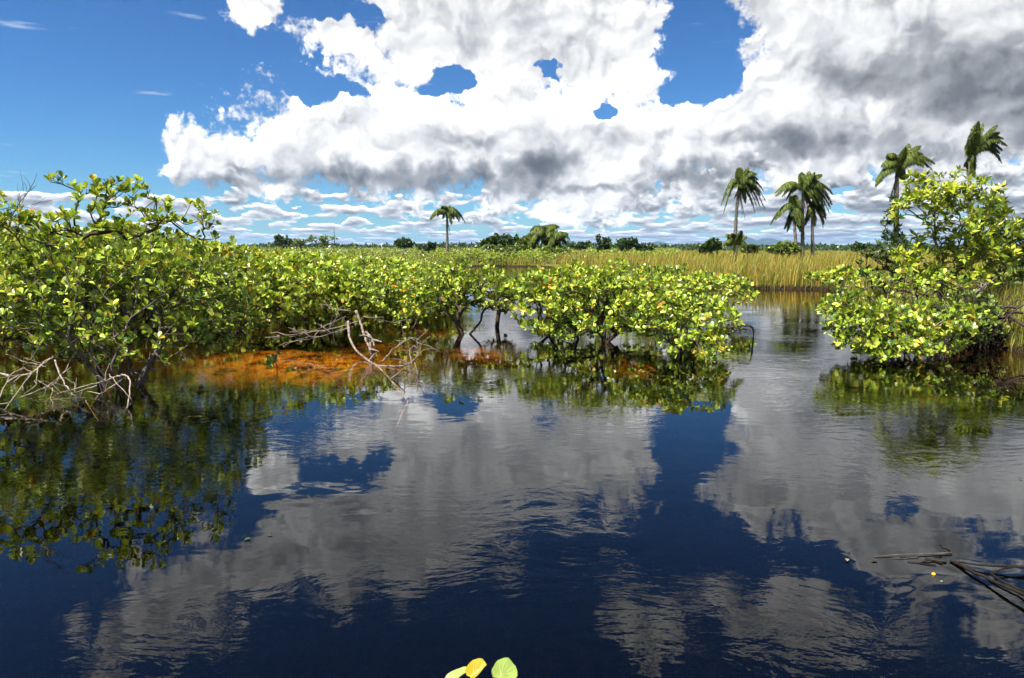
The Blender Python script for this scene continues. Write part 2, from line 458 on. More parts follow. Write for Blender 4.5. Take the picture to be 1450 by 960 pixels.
# ------------------------------------------------------------------ water: tannin brown over the bed
m, n, out = new_mat('water')
pos = E(n, n.node('ShaderNodeNewGeometry').outputs['Position'])
w_pos = n.v('MULTIPLY', pos, (1.0, 1.55, 1.0))
warp = n.v('ADD', w_pos, n.v('SCALE', n.v('SUBTRACT', n.noise(w_pos, .8, 2, .5, color=True), (.5, .5, .5)), .9))
gust = None
for (cx, cy, rx, ry) in ((.15, 3.95, .75, .45), (-1.3, 4.6, .6, .3), (2.3, 3.3, .9, .35), (-2.6, 6.6, .8, .5)):
    e_ = 1.0 - n.smooth(n.v('LENGTH', n.v('MULTIPLY', n.v('SUBTRACT', pos, (cx, cy, 0)), (1/rx, 1/ry, 0))), .3, 1.0)
    gust = e_ if gust is None else gust.max(e_)
calm = n.smooth(n.noise(pos, .42, 2, .5), .40, .66)
swell = n.noise(warp, 1.9, 2, .45, dims='2D')
rip = n.noise(warp, 6.5, 3, .5, dims='2D')
hgt = swell*(gust*0.010 + 0.0019) + rip*(calm*0.0050 + .0002)
bp = n.node('ShaderNodeBump'); bp.inputs['Strength'].default_value = .55; bp.inputs['Distance'].default_value = 1.0
n.put(bp.inputs['Height'], hgt)
fr = n.node('ShaderNodeFresnel'); fr.inputs['IOR'].default_value = 1.43
n.t.links.new(bp.outputs[0], fr.inputs['Normal'])
gl = n.node('ShaderNodeBsdfGlossy'); gl.inputs['Roughness'].default_value = 0.012; gl.inputs['Color'].default_value = (1, 1, 1, 1)
n.t.links.new(bp.outputs[0], gl.inputs['Normal'])
tp = n.node('ShaderNodeBsdfTransparent'); tp.inputs['Color'].default_value = (.90, .66, .36, 1)
mx = n.node('ShaderNodeMixShader')
n.t.links.new(fr.outputs[0], mx.inputs[0]); n.t.links.new(tp.outputs[0], mx.inputs[1]); n.t.links.new(gl.outputs[0], mx.inputs[2])
n.t.links.new(mx.outputs[0], out.inputs['Surface'])
wb = [(-330, -75, 0), (330, -75, 0), (330, 82, 0), (-330, 82, 0)]
tag(obj('water', mesh_np('water', wb, [0, 1, 2, 3], [4], m)), 'dark calm brown water reflecting the clouds', 'water', kind='structure')

# ------------------------------------------------------------------ hills far beyond the marsh
m, n, out = new_mat('hill_forest')
pos = E(n, n.node('ShaderNodeNewGeometry').outputs['Position'])
p = n.node('ShaderNodeBsdfPrincipled'); p.inputs['Roughness'].default_value = .95
n.put(p.inputs['Base Color'], n.ramp(n.noise(pos, .006, 4, .6), [(.3, (.014, .030, .022)), (.7, (.035, .055, .03))]))
n.t.links.new(p.outputs[0], out.inputs[0])
HD = 6500.0
hx = np.linspace(-600, 3600, 170); hy = np.linspace(-700, 900, 24)
HX, HY = np.meshgrid(hx, hy)
PK = [(797, 338, 26), (812, 343, 18), (905, 347, 30), (930, 341.5, 24), (958, 345, 24), (1000, 345, 30), (1047, 333.5, 24), (1066, 341, 26), (1086, 336.5, 20), (1102, 344, 20), (1000, 345, 25), (1150, 347, 60), (1230, 348, 60)]
HZ = np.full(HX.shape, -3.0)
for (px, py, w) in PK:
    c = at(px, py, HD); s = w/FPX*HD
    HZ = np.maximum(HZ, -3+(c.z+3)*np.exp(-np.abs((HX-c.x)/s)**1.5*.9)*np.exp(-(HY/420)**2))
HZ += fbm2(HX/160, HY/160, 21, 4)*26*np.clip(HZ/30, 0, 1)
nyh, nxh = HX.shape
i = np.arange(nyh-1)[:, None]*nxh+np.arange(nxh-1)[None]
quads = np.stack([i, i+1, i+nxh+1, i+nxh], -1).reshape(-1)
tag(obj('hills', mesh_np('hills', np.stack([HX, HY+HD, HZ], -1).reshape(-1, 3), quads, [4]*(len(quads)//4), m, True)),
    'low blue hills on the horizon behind the palms', 'hills', kind='structure')

# ------------------------------------------------------------------ shrubs and trees
def ell(px, py, rx, ry, Yd, rd=None):
    """crown lobe seen at a pixel: centre and radii in metres at depth Yd"""
    c = at(px, py, Yd); k = Yd/FPX
    return (np.array(c), np.array([rx*k, rd if rd else max(.35, .8*rx*k), ry*k]))
def grow(rng, bases, lobes, n_tips, seg=.16, zmin=.06, shell=.22, wander=.25):
    """branch skeleton that reaches tips spread through the lobes; returns paths (node id lists), nodes, radii weights, tips"""
    nodes = []; par = []; plen = []; ndir = []; paths = []
    for (bp_, up, hgt) in bases:                 # stems: base point, lean direction, height
        bp_ = np.array(bp_, float); up = unit(np.array(up, float)); k = max(3, int(hgt/seg))
        ids = []
        jx, jy = rng.normal(0, .10, 2)
        for s in range(k+1):
            t = s/k
            pnt = bp_+up*hgt*t+np.array([jx*math.sin(t*4), jy*math.sin(t*3+1), 0])*hgt*.5*t
            nodes.append(pnt); par.append(ids[-1] if ids else -1); plen.append(hgt*t); ndir.append(up); ids.append(len(nodes)-1)
        paths.append(ids)
    vol = np.array([l[1][0]*l[1][2]*(l[2] if len(l) > 2 else 1.0) for l in lobes]); pr = vol/vol.sum()
    tips = []
    for li in rng.choice(len(lobes), n_tips*4, p=pr):
        c, r = lobes[li][:2]
        d_ = unit(rng.normal(0, 1, 3)); q_ = c+d_*r*(rng.random()**shell)
        if q_[2] > zmin: tips.append(q_)
        if len(tips) >= n_tips: break
    tips = np.array(tips)
    b0 = np.mean([b_[0] for b_ in bases], axis=0)
    order = np.argsort(np.linalg.norm(tips-b0, axis=1))
    tip_ids = []
    for ti in order:
        tp_ = tips[ti]
        NA = np.array(nodes); PL = np.array(plen)
        dist = np.linalg.norm(NA-tp_, axis=1)
        side = ((tp_-NA)*np.array(ndir)).sum(1)/(dist+1e-6)
        cost = dist*(1.25-.35*side)+.22*PL
        j = int(np.argmin(cost)); D_ = dist[j]
        k = max(2, int(D_/seg)+1)
        p0, p2 = NA[j], tp_
        p1 = p0+ndir[j]*D_*.38+np.array([0, 0, .06*D_])+rng.normal(0, 1, 3)*D_*wander*.4
        ids = [j]
        for s in range(1, k+1):
            t = s/k
            pnt = (1-t)**2*p0+2*t*(1-t)*p1+t*t*p2
            if s < k: pnt = pnt+rng.normal(0, 1, 3)*.014
            nodes.append(pnt); par.append(ids[-1]); plen.append(plen[ids[-1]]+D_/k)
            ndir.append(unit(pnt-nodes[ids[-1]])); ids.append(len(nodes)-1)
        paths.append(ids); tip_ids.append(ids[-1])
    cnt = np.zeros(len(nodes)); cnt[tip_ids] = 1
    for k in range(len(nodes)-1, -1, -1):
        if par[k] >= 0: cnt[par[k]] += cnt[k]
    return np.array(nodes), paths, cnt, np.array(tip_ids), np.array(ndir), np.array(par)
def branch_geo(nodes, paths, cnt, r0=.0038, ex=.43, k=5, kthin=4):
    g = Geo()
    for ids in paths:
        P = nodes[ids]; rr = r0*np.maximum(cnt[ids], .7)**ex
        if len(ids) > 1 and cnt[ids[0]] > cnt[ids[1]]*1.5: rr[0] = rr[1]*1.15
        g.tube(P, rr, k if rr[0] > .012 else kthin, cap=False)
    return g
def rosettes(rng, nodes, par, ndir, tip_ids, per=(5, 8), length=.10, spread=(30, 75), up=.45, jit=.2, along=2):
    """leaf frames: whorls at the twig tips and a few leaves below them"""
    P, A, Nn, L = [], [], [], []
    for t in tip_ids:
        ax = unit(ndir[t]*(1-up)+np.array([0, 0, 1.0])*up+rng.normal(0, .22, 3))
        e1 = unit(np.cross(ax, [.3, .9, .2])); e2 = np.cross(ax, e1)
        k = rng.integers(per[0], per[1]+1); ph0 = rng.random()*6.28
        spots = [(nodes[t], 1.0)]*k
        if along:
            pr_ = nodes[par[t]]
            spots = spots+[(nodes[t]*(1-f_)+pr_*f_, .9) for f_ in rng.random(along)]
        for s, (pt, sc) in enumerate(spots):
            ph = ph0+s*2.4+rng.normal(0, .15); th = math.radians(rng.uniform(*spread))
            r_ = e1*math.cos(ph)+e2*math.sin(ph)
            a = unit(ax*math.cos(th)+r_*math.sin(th)+rng.normal(0, jit*.5, 3))
            nn = unit(ax-a*np.dot(ax, a)+rng.normal(0, jit, 3)); nn = unit(nn-a*np.dot(nn, a))
            P.append(pt+a*.012); A.append(a); Nn.append(nn); L.append(length*sc*rng.uniform(.55, 1.22))
    return np.array(P), np.array(A), np.array(Nn), np.array(L)
LEAF_MESH = {}
def leaf_mesh(v, mat):
    key = (v, mat.name)
    if key not in LEAF_MESH:
        g = Geo(); g.leaves((LEAF, LEAF_CURLED)[v], np.zeros((1, 3)), np.array([[0, 1.0, 0]]), np.array([[0, 0, 1.0]]), [1.0])
        LEAF_MESH[key] = g.mesh('leaf', mat, True)
    return LEAF_MESH[key]
def single_leaves(root, fr, pick, mat, rng):
    """each picked leaf becomes a leaf object of its own"""
    P, A, Nn, L = fr
    o0 = np.array(root.location)
    for i_ in pick:
        a, nn = A[i_], Nn[i_]; x = np.cross(a, nn); l = L[i_]; p_ = P[i_]-o0
        o = bpy.data.objects.new('leaf', leaf_mesh(int(rng.random() < .35), mat)); C.objects.link(o); o.parent = root
        o.matrix_basis = Matrix(((x[0]*l, a[0]*l, nn[0]*l, p_[0]), (x[1]*l, a[1]*l, nn[1]*l, p_[1]), (x[2]*l, a[2]*l, nn[2]*l, p_[2]), (0, 0, 0, 1)))
def shrub(name, seed, bases, lobes, n_tips, label, cat, group=None, mat=None, bark=None, leaf=.092, singles=0, template=LEAF, per=(6, 9), r0=.0034,
          shell=.22, zmin=.06, bare=.0, wander=.25, up=.45, seg=.16, along=2, spread=(30, 75), jit=.2, trunk_name='branches'):
    rng = np.random.default_rng(seed)
    mat = mat or M_leaf; bark = bark or M_bark
    nodes, paths, cnt, tips, ndir, par = grow(rng, bases, lobes, n_tips, seg=seg, shell=shell, zmin=zmin, wander=wander)
    o0 = np.mean([b_[0] for b_ in bases], axis=0)
    root = thing(name, o0, label, cat, group)
    me = branch_geo(nodes-o0, paths, cnt, r0).mesh(trunk_name, bark, True)
    obj(trunk_name, me, root)
    tt = tips[rng.random(len(tips)) > bare]
    fr = rosettes(rng, nodes, par, ndir, tt, per, leaf, spread, up, jit, along)
    rest = np.arange(len(fr[0]))
    if singles:
        dcam = np.linalg.norm(fr[0]-np.array([0, 0, CAM_H]), axis=1)-fr[3]*3-fr[0][:, 2]*.25
        pick = np.argsort(dcam)[:singles]
        single_leaves(root, fr, pick, mat, rng)
        keep = np.ones(len(rest), bool); keep[pick] = False; rest = rest[keep]
    g = Geo(); g.leaves(template, fr[0][rest]-o0, fr[1][rest], fr[2][rest], fr[3][rest])
    tag(obj('foliage', g.mesh('foliage', mat, template is not LEAF_FAR), root), kind='stuff')
    return root
def copy_thing(root, loc, rz, sc, label=None, group=None):
    r = root.copy(); C.objects.link(r); r.location = loc; r.rotation_euler = (0, 0, rz); r.scale = sc
    if label: r['label'] = label
    if group: r['group'] = group
    for ch in root.children:
        c = ch.copy(); C.objects.link(c); c.parent = r
    return r
def G(px, py): 
    v = ground(px, py); return (v.x, v.y, -.12)
def stems(px, py, n_, spread, h, seed, lean=(0, 0, 1)):
    rng = np.random.default_rng(seed); b0 = G(px, py); o_ = []
    for k in range(n_):
        a = rng.random()*6.28
        o_.append(((b0[0]+math.cos(a)*spread*.25*rng.random(), b0[1]+math.sin(a)*spread*.25*rng.random(), b0[2]),
                   (lean[0]+math.cos(a)*spread, lean[1]+math.sin(a)*spread, lean[2]), h*rng.uniform(.8, 1.2)))
    return o_

# --- the big waterside mangrove in front on the left
shrub('mangrove_shrub', 11, stems(175, 548, 9, .6, .6, 1),
      [ell(170, 438, 155, 80, 8.8, .9), ell(60, 425, 95, 75, 8.7, .9), ell(280, 410, 90, 65, 9.6, .9), ell(200, 365, 110, 42, 9.2, .9), ell(90, 370, 90, 42, 9.2, .8), ell(310, 445, 70, 50, 9.8, .7)],
      816, 'tall leafy mangrove shrub standing in the water behind the bleached white branches', 'mangrove shrub', 'waterside mangrove shrubs', singles=300, leaf=.092, r0=.0032, per=(5, 7))
# its high open limb with dark rosettes against the sky
shrub('mangrove_shrub', 12, [((-5.2, 9.1, -.1), (-.12, .05, 1), 1.5)],
      [ell(105, 262, 34, 16, 8.9, .3), ell(160, 280, 70, 28, 9.0, .5), ell(205, 268, 46, 18, 9.0, .3), ell(250, 305, 60, 24, 9.2, .5), ell(300, 320, 34, 18, 9.3, .3), ell(50, 315, 44, 16, 8.8, .4), ell(140, 315, 110, 20, 9.0, .5)],
      125, 'highest mangrove rising open against the sky with dark leaf rosettes on bare twigs', 'mangrove shrub', 'waterside mangrove shrubs', singles=260, leaf=.095, r0=.0040, shell=.4, wander=.4, bare=.14, up=.65, spread=(22, 60), bark=M_bark_dark, per=(5, 8))
shrub('mangrove_shrub', 13, stems(-40, 545, 4, .4, .7, 3),
      [ell(-30, 430, 110, 80, 8.7, .9), ell(-10, 350, 80, 50, 9.0, .8), ell(5, 300, 34, 25, 8.6, .3)],
      324, 'mangrove shrub cut by the edge of the picture above the bleached branches', 'mangrove shrub', 'waterside mangrove shrubs', singles=160, leaf=.092, bare=.1)
# second row along the orange shallows
shrub('mangrove_shrub', 14, stems(330, 473, 4, .6, .5, 4),
      [ell(330, 422, 90, 44, 13.3, .9), ell(290, 384, 90, 38, 13.4, .9), ell(400, 416, 70, 40, 13.4, .8)],
      432, 'dense mangrove shrub overhanging the dark end of the orange weed', 'mangrove shrub', 'waterside mangrove shrubs', singles=240, leaf=.11)
shrub('mangrove_shrub', 15, stems(450, 467, 4, .6, .4, 5),
      [ell(450, 422, 80, 36, 13.9, .9), ell(420, 390, 85, 32, 14.1, .9), ell(515, 418, 60, 32, 14.1, .8)],
      396, 'mangrove shrub above the grey fallen sticks at the orange weed', 'mangrove shrub', 'waterside mangrove shrubs', singles=200, leaf=.11)
shrub('mangrove_shrub', 16, stems(575, 462, 3, .6, .35, 6),
      [ell(560, 427, 65, 36, 13.8, .8), ell(605, 422, 50, 32, 14.2, .7), ell(520, 395, 60, 28, 14.2, .8)],
      312, 'low mangrove shrub beside the small forked mangrove tree', 'mangrove shrub', 'waterside mangrove shrubs', leaf=.092)
# the two little trees
b0 = G(658, 473)
shrub('mangrove_tree', 17, [(b0, (-.5, 0, 1), .42), (b0, (.75, .1, .9), .4)],
      [ell(640, 415, 50, 30, 13.8, .6), ell(690, 412, 50, 30, 13.8, .6), ell(663, 392, 50, 22, 13.8, .6)],
      204, 'small mangrove tree with a dark forked trunk standing alone in the water', 'mangrove tree', leaf=.092, bark=M_bark_dark, r0=.0055)
b0 = G(703, 463)
shrub('mangrove_tree', 18, [(b0, (.1, 0, 1), .45)],
      [ell(706, 420, 32, 24, 15.0, .5), ell(722, 405, 26, 16, 15.2, .4)],
      84, 'smallest mangrove tree with a thick dark foot just behind the forked one', 'mangrove tree', leaf=.092, bark=M_bark_dark, r0=.007)
# the island of mangroves in the middle
shrub('mangrove_shrub', 19, [(G(853, 486), (.15, 0, 1), .5), (G(860, 484), (-.3, .2, 1), .5)],
      [ell(850, 436, 85, 42, 12.4, .8), ell(905, 432, 60, 42, 12.4, .8), ell(830, 400, 50, 26, 12.8, .7), ell(868, 388, 22, 20, 12.8, .3), ell(800, 468, 30, 14, 12.2, .4)],
      387, 'middle mangrove of the island with the thicker dark trunk over the water', 'mangrove shrub', 'island mangroves', singles=280, leaf=.092, bark=M_bark_dark, r0=.0048)
shrub('mangrove_shrub', 20, [(G(822, 480), (-.3, 0, 1), .5), (G(785, 476), (-.8, 0, .8), .4)],
      [ell(780, 440, 58, 40, 12.8, .7), ell(755, 408, 36, 24, 13.2, .5), ell(800, 395, 50, 22, 13.4, .6)],
      264, 'thin edge mangrove of the island, its twigs reaching towards the small forked tree', 'mangrove shrub', 'island mangroves', singles=150, leaf=.092, bark=M_bark_dark)
shrub('mangrove_shrub', 21, stems(965, 497, 4, .6, .4, 9),
      [ell(975, 455, 72, 40, 11.2, .8), ell(990, 492, 44, 22, 10.3, .5), ell(925, 440, 50, 38, 11.8, .7)],
      396, 'low mangrove of the island hanging down to the water beside the bent dark branch', 'mangrove shrub', 'island mangroves', singles=300, leaf=.092)
shrub('mangrove_shrub', 22, stems(1005, 445, 4, .6, .35, 10),
      [ell(1010, 412, 58, 26, 16.5, .9), ell(950, 402, 60, 26, 16.5, .9)],
      252, 'farther mangrove of the island at the open channel', 'mangrove shrub', 'island mangroves', leaf=.105, template=LEAF_MID)
shrub('mangrove_shrub', 23, stems(880, 440, 4, .6, .4, 11),
      [ell(880, 396, 75, 24, 16.5, .9), ell(820, 400, 50, 22, 17, .8)],
      240, 'hindmost mangrove of the island, only its crown showing', 'mangrove shrub', 'island mangroves', leaf=.105, template=LEAF_MID)
# the clump at the right bank
shrub('mangrove_shrub', 24, stems(1290, 512, 5, .7, .5, 12),
      [ell(1240, 468, 70, 34, 10.6, .7), ell(1315, 474, 55, 28, 10.6, .7), ell(1210, 438, 48, 22, 11.0, .6), ell(1335, 448, 55, 20, 11.0, .6), ell(1270, 495, 60, 14, 10.1, .4)],
      552, 'sprawling bright mangrove hanging over the water below the tall bank tree', 'mangrove shrub', 'bank mangroves', singles=300, leaf=.092)
shrub('mangrove_shrub', 25, stems(1255, 470, 3, .5, .5, 13),
      [ell(1260, 405, 60, 22, 12.6, .6), ell(1320, 410, 50, 24, 12.6, .6), ell(1200, 410, 32, 20, 12.8, .5)],
      120, 'mangrove at the foot of the tall bank tree with bare grey twigs', 'mangrove shrub', 'bank mangroves', leaf=.09, bare=.35)
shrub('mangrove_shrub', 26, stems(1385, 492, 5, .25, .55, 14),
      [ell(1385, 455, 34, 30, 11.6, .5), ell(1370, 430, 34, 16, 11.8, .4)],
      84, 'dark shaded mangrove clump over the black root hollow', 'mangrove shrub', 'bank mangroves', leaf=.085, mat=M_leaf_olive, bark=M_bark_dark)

# --- mangrove thicket: prototypes, then copies
protos = []
TH = 'mangrove shrubs of the broad thicket'
THL = 'low yellow-green mangrove shrub merged into the broad thicket beyond the waterside shrubs'
for k in range(6):
    rng = np.random.default_rng(100+k); lob = []
    for j in range(5):
        a = rng.random()*6.28; rr = rng.uniform(.1, .75)
        lob.append((np.array([math.cos(a)*rr, math.sin(a)*rr, rng.uniform(.32, .9)]), np.array([rng.uniform(.5, .8), rng.uniform(.5, .8), rng.uniform(.36, .5)])))
    bs = [((math.cos(a)*.15, math.sin(a)*.15, -.12), (math.cos(a)*.6, math.sin(a)*.6, 1), .45) for a in rng.random(3)*6.28]
    protos.append(shrub('mangrove_shrub', 200+k, bs, lob, 270, THL, 'mangrove shrub', TH, mat=M_leaf_mid, template=LEAF_MID, leaf=.12, seg=.22, per=(6, 8), along=2))
rng = np.random.default_rng(5)
spots = []
def clear(x, y, r):
    for (a, b_, c) in spots:
        if (a-x)**2+(b_-y)**2 < (.62*(r+c))**2: return False
    return True
tries = 0
while len(spots) < 262 and tries < 60000:
    tries += 1
    Yd = 14.0*math.exp(rng.random()*math.log(52/14.0)); px = rng.uniform(-60, 1010)
    x = (px-725)/FPX*Yd
    if px > 1000: continue
    edge = np.interp(Yd, [14.0, 15, 16, 17, 22, 30, 45], [260, 470, 590, 620, 660, 610, 600])
    if px > edge:
        if Yd < 18 or Yd > 26 or px < 800 or rng.random() > .3: continue
    hgt = np.interp(px, [0, 250, 330, 420, 560, 630, 800], [1.85, 1.85, 1.66, 1.42, 1.2, .98, .92])*np.interp(Yd, [12, 25, 50], [1.0, .92, .8])*rng.uniform(.74, 1.10)
    if shore(np.array([x]), np.array([Yd]))[0] > 2 and px > 720: continue
    r = .95*(.8+.2*hgt)
    if not clear(x, Yd, r): continue
    spots.append((x, Yd, r))
    s_ = hgt/1.32
    zone = 0 if px < 300 else 1 if px < 540 else 2 if px < 690 else 3
    row = 0 if Yd < 17 else 1 if Yd < 28 else 2
    lab_ = ('leafy mangrove shrub at the near edge of the thicket ', 'mangrove shrub in the middle of the thicket ', 'mangrove shrub far back in the thicket ')[row]
    if zone == 3: lab_ = 'low mangrove shrub standing in open water '
    lab_ += ('behind the big waterside mangrove', 'behind the fallen limbs', 'behind the small forked tree', 'behind the mangrove island')[zone]
    grp_ = 'mangrove shrubs '+('' if zone == 3 else ('near ', 'in the middle ', 'far back ')[row])+('behind the big waterside mangrove', 'behind the fallen limbs', 'behind the forked mangrove tree', 'behind the mangrove island')[zone]
    if len(spots) <= 6:
        o = protos[len(spots)-1]; o.location = (x, Yd, 0); o.scale = (r/.95, r/.95, s_); tag(o, lab_, group=grp_)
    else:
        copy_thing(protos[int(rng.integers(6))], (x, Yd, 0), rng.random()*6.28, (r/.95, r/.95, s_), lab_, grp_)

# shrubs one can tell apart on the far side of the channel
for k in range(46):
    px = rng.uniform(560, 950); Yd = rng.uniform(60, 92) if px < 840 else rng.uniform(64, 92); x = (px-725)/FPX*Yd
    if shore(np.array([x]), np.array([Yd]))[0] < -.3: continue
    s_ = rng.uniform(.75, 1.25)
    copy_thing(protos[int(rng.integers(6))], (x, Yd, .05), rng.random()*6.28, (s_*1.25, s_*1.25, s_*.8), 'low mangrove shrub on the far side of the channel before the feathery palms', 'mangrove shrubs beyond the channel')

# --- far marsh of the same mangrove, one mass to the horizon
rng = np.random.default_rng(8)
n_ = 240000
Yd = 34*np.exp(rng.random(n_)*math.log(420/34)); px = rng.uniform(-500, 1950, n_); xx = (px-725)/FPX*Yd
sh_ = shore(xx, Yd)
topz = (1.0+fbm2(xx*.45, Yd*.45, 31)*1.5+fbm2(xx*.06, Yd*.06, 33)*.8)*np.interp(Yd, [34, 60, 150, 420], [1.0, 1.0, 1.05, 1.1])
topz = topz*np.interp(px, [200, 420, 800], [1.25, 1.0, .9])
water_gap = (sh_ < .3) & (px > 600)
left_ok = (px < 700) & (Yd > 44) & (vnoise2(xx*.5, Yd*.5, 40) > .15)
ok = ((sh_ > -.1) & (px < 960) | left_ok) & ~((px > 840) & (Yd < 70) & (rng.random(n_) < .8))
ok &= ~((px > 610) & (Yd < 58))
xx, Yd, topz = xx[ok], Yd[ok], topz[ok]; n_ = len(xx)
zz = topz*(1-rng.random(n_)**2.2*.75)
P = np.stack([xx, Yd, np.maximum(zz, .1)], -1)
A = unit(np.stack([rng.normal(0, 1, n_), rng.normal(0, 1, n_), rng.normal(.5, .6, n_)], -1))
Nn = unit(np.stack([rng.normal(0, .6, n_), rng.normal(-.2, .6, n_), np.ones(n_)], -1)); Nn = unit(Nn-A*(Nn*A).sum(1)[:, None])
g = Geo(); g.leaves(LEAF_FAR, P, A, Nn, np.interp(Yd, [34, 80, 200, 420], [.14, .24, .5, 1.0])*rng.uniform(.7, 1.2, n_))
M_marsh = leaf_mat('far_mangrove', [(0.0, (.03, .06, .010)), (.4, (.12, .18, .02)), (.75, (.26, .31, .03)), (1, (.38, .36, .05))])
tag(obj('mangrove_thicket', g.mesh('mangrove_thicket', M_marsh)), 'far low mangrove thicket running to the horizon as one green mass', 'mangrove thicket', kind='stuff')

# ------------------------------------------------------------------ sedge on the far and the right bank
def sedge(name, rng, n_, region, hgt, wid, mat, label, cat):
    Yd, px = region(n_); xx = (px-725)/FPX*Yd
    ok = shore(xx, Yd) > -.06
    xx, Yd = xx[ok], Yd[ok]; n_ = len(xx)
    tuft = vnoise2(xx*.9, Yd*.9, 51)
    h = hgt*(.32+.98*tuft)*rng.uniform(.6, 1.15, n_); w = wid*rng.uniform(.6, 1.3, n_)*np.interp(Yd, [12, 28, 90], [.55, 1, 2.2])
    az_ = rng.random(n_)*6.28; lean = rng.uniform(.05, .55, n_)
    dx_, dy_ = np.cos(az_)*lean+.06, np.sin(az_)*lean
    sx, sy = -np.sin(az_), np.cos(az_)
    z0 = height(xx, Yd)-.02
    rows = []
    for t, ww in ((0, 1), (.4, .85), (.75, .5)):
        cx, cy, cz = xx+dx_*h*t**1.8, Yd+dy_*h*t**1.8, z0+h*t*(1-.22*lean*t)
        for s in (-1, 1): rows.append(np.stack([cx+sx*w*ww*.5*s, cy+sy*w*ww*.5*s, cz], -1))
    rows.append(np.stack([xx+dx_*h, Yd+dy_*h, z0+h*(1-.22*lean)], -1))
    V = np.stack(rows, 1).reshape(-1, 3)
    base = (np.arange(n_)*7)[:, None]
    L = (np.array([0, 1, 3, 2, 2, 3, 5, 4, 4, 5, 6])[None]+base).reshape(-1)
    return tag(obj(name, mesh_np(name, V, L, np.tile([4, 4, 3], n_), mat)), label, cat, kind='stuff')
M_sedge = leaf_mat('sedge', [(0.0, (.08, .09, .02)), (.25, (.17, .20, .03)), (.45, (.30, .30, .04)), (.65, (.48, .31, .045)), (.85, (.56, .36, .07)), (1, (.26, .34, .05))], trans=.35, rough=.6, spec=.2)
rng = np.random.default_rng(61)
def reg_far(n_):
    Yd = 26.5*np.exp(rng.random(n_)**1.3*math.log(130/26.5)); px = rng.uniform(790, 1950, n_); return Yd, px
sedge('sedge', rng, 110000, reg_far, 1.0, .024, M_sedge, 'golden sedge meadow behind the far bank of the channel', 'sedge')
def reg_near(n_):
    return rng.uniform(8.5, 26.5, n_), rng.uniform(1180, 1950, n_)
M_sedge2 = leaf_mat('bank_sedge', [(0.0, (.08, .10, .02)), (.4, (.18, .22, .03)), (.75, (.36, .33, .05)), (1, (.50, .34, .07))], trans=.35, rough=.6, spec=.2)
sedge('bank_sedge', rng, 58000, reg_near, .95, .024, M_sedge2, 'green and straw sedge on the bank beside the black root hollow', 'sedge')
def reg_mid(n_):
    return rng.uniform(59, 98, n_), rng.uniform(540, 880, n_)
sedge('marsh_grass', rng, 26000, reg_mid, .62, .022, M_sedge2, 'short green marsh grass beyond the far bank below the feathery palms', 'marsh grass')
# litter of dead stems along the water's edge
g = Geo(); rng = np.random.default_rng(62)
for k in range(1500):
    if rng.random() < .7: px, Yd = rng.uniform(1030, 1200), rng.uniform(25, 33)
    else: px, Yd = rng.uniform(1390, 1480), rng.uniform(11.6, 14)
    x = (px-725)/FPX*Yd; s = float(shore(np.array([x]), np.array([Yd]))[0])
    if not -.25 < s < .35: continue
    a = rng.random()*6.28; l = rng.uniform(.15, .6); p0 = np.array([x, Yd, rng.uniform(-.05, .12)])
    p1 = p0+np.array([math.cos(a)*l*.6, math.sin(a)*l*.6, rng.uniform(.02, .4)*l*1.4])
    g.tube([p0, (p0+p1)/2+rng.normal(0, .03, 3), p1], [.012, .01, .005], 3, False)
tag(obj('bank_litter', g.mesh('bank_litter', M_bark_dark)), 'dark dead stems and roots along the foot of the sedge bank', 'dead stems', kind='stuff')

# ------------------------------------------------------------------ palms: a tapered ringed trunk, each frond a part
def frond_mesh(rng, p0, p2, lift, n_l, ll, droop, mat):
    """arching rachis from p0 to p2 (relative to the palm), with rows of drooping leaflets"""
    p0, p2 = np.array(p0, float), np.array(p2, float); D_ = np.linalg.norm(p2-p0)
    p1 = p0+(p2-p0)*.45+np.array([0, 0, lift])
    t = np.linspace(0, 1, 12)[:, None]; P = (1-t)**2*p0+2*t*(1-t)*p1+t*t*p2
    g = Geo(); g.tube(P, np.linspace(.035, .008, 12)*max(1, D_/2.2), 4, False)
    T = unit(np.gradient(P, axis=0))
    tt = np.repeat(np.linspace(.14, 1, n_l), 2); sd = np.tile([1, -1], n_l)
    base = np.stack([np.interp(tt, t[:, 0], P[:, k]) for k in range(3)], -1)
    tan = unit(np.stack([np.interp(tt, t[:, 0], T[:, k]) for k in range(3)], -1))
    side = unit(np.cross(tan, np.array([0, 0, 1.0])+rng.normal(0, .02, 3)))*sd[:, None]
    m_ = len(tt)
    fan = rng.uniform(-.5, .5, m_)[:, None]
    a1 = unit(side*.8+tan*.55+np.array([0, 0, 1])*fan*.7+np.array([.25, 0, -droop*.45])+rng.normal(0, .12, (m_, 3)))
    a2 = unit(a1*.6+np.array([.18, 0, -droop])+rng.normal(0, .12, (m_, 3)))
    L_ = .92*ll*(np.sin(np.clip(tt*.9+.12, 0, 1)*np.pi)**.6*.75+.25)*rng.uniform(.75, 1.15, m_)
    nrm = unit(np.cross(a1, tan)); w = (.058*ll/.6)*rng.uniform(.7, 1.2, m_)
    b1 = base+a1*L_[:, None]*.5; b2 = b1+a2*L_[:, None]*.55
    wv = unit(np.cross(a1, nrm))*w[:, None]
    V = np.stack([base-wv*.25, base+wv*.25, b1-wv*.5, b1+wv*.5, b2], 1).reshape(-1, 3)
    off = (np.arange(m_)*5)[:, None]
    g.add(V, (np.array([0, 1, 3, 2, 2, 3, 4])[None]+off).reshape(-1), np.tile([4, 3], m_))
    return g.mesh('frond', mat)
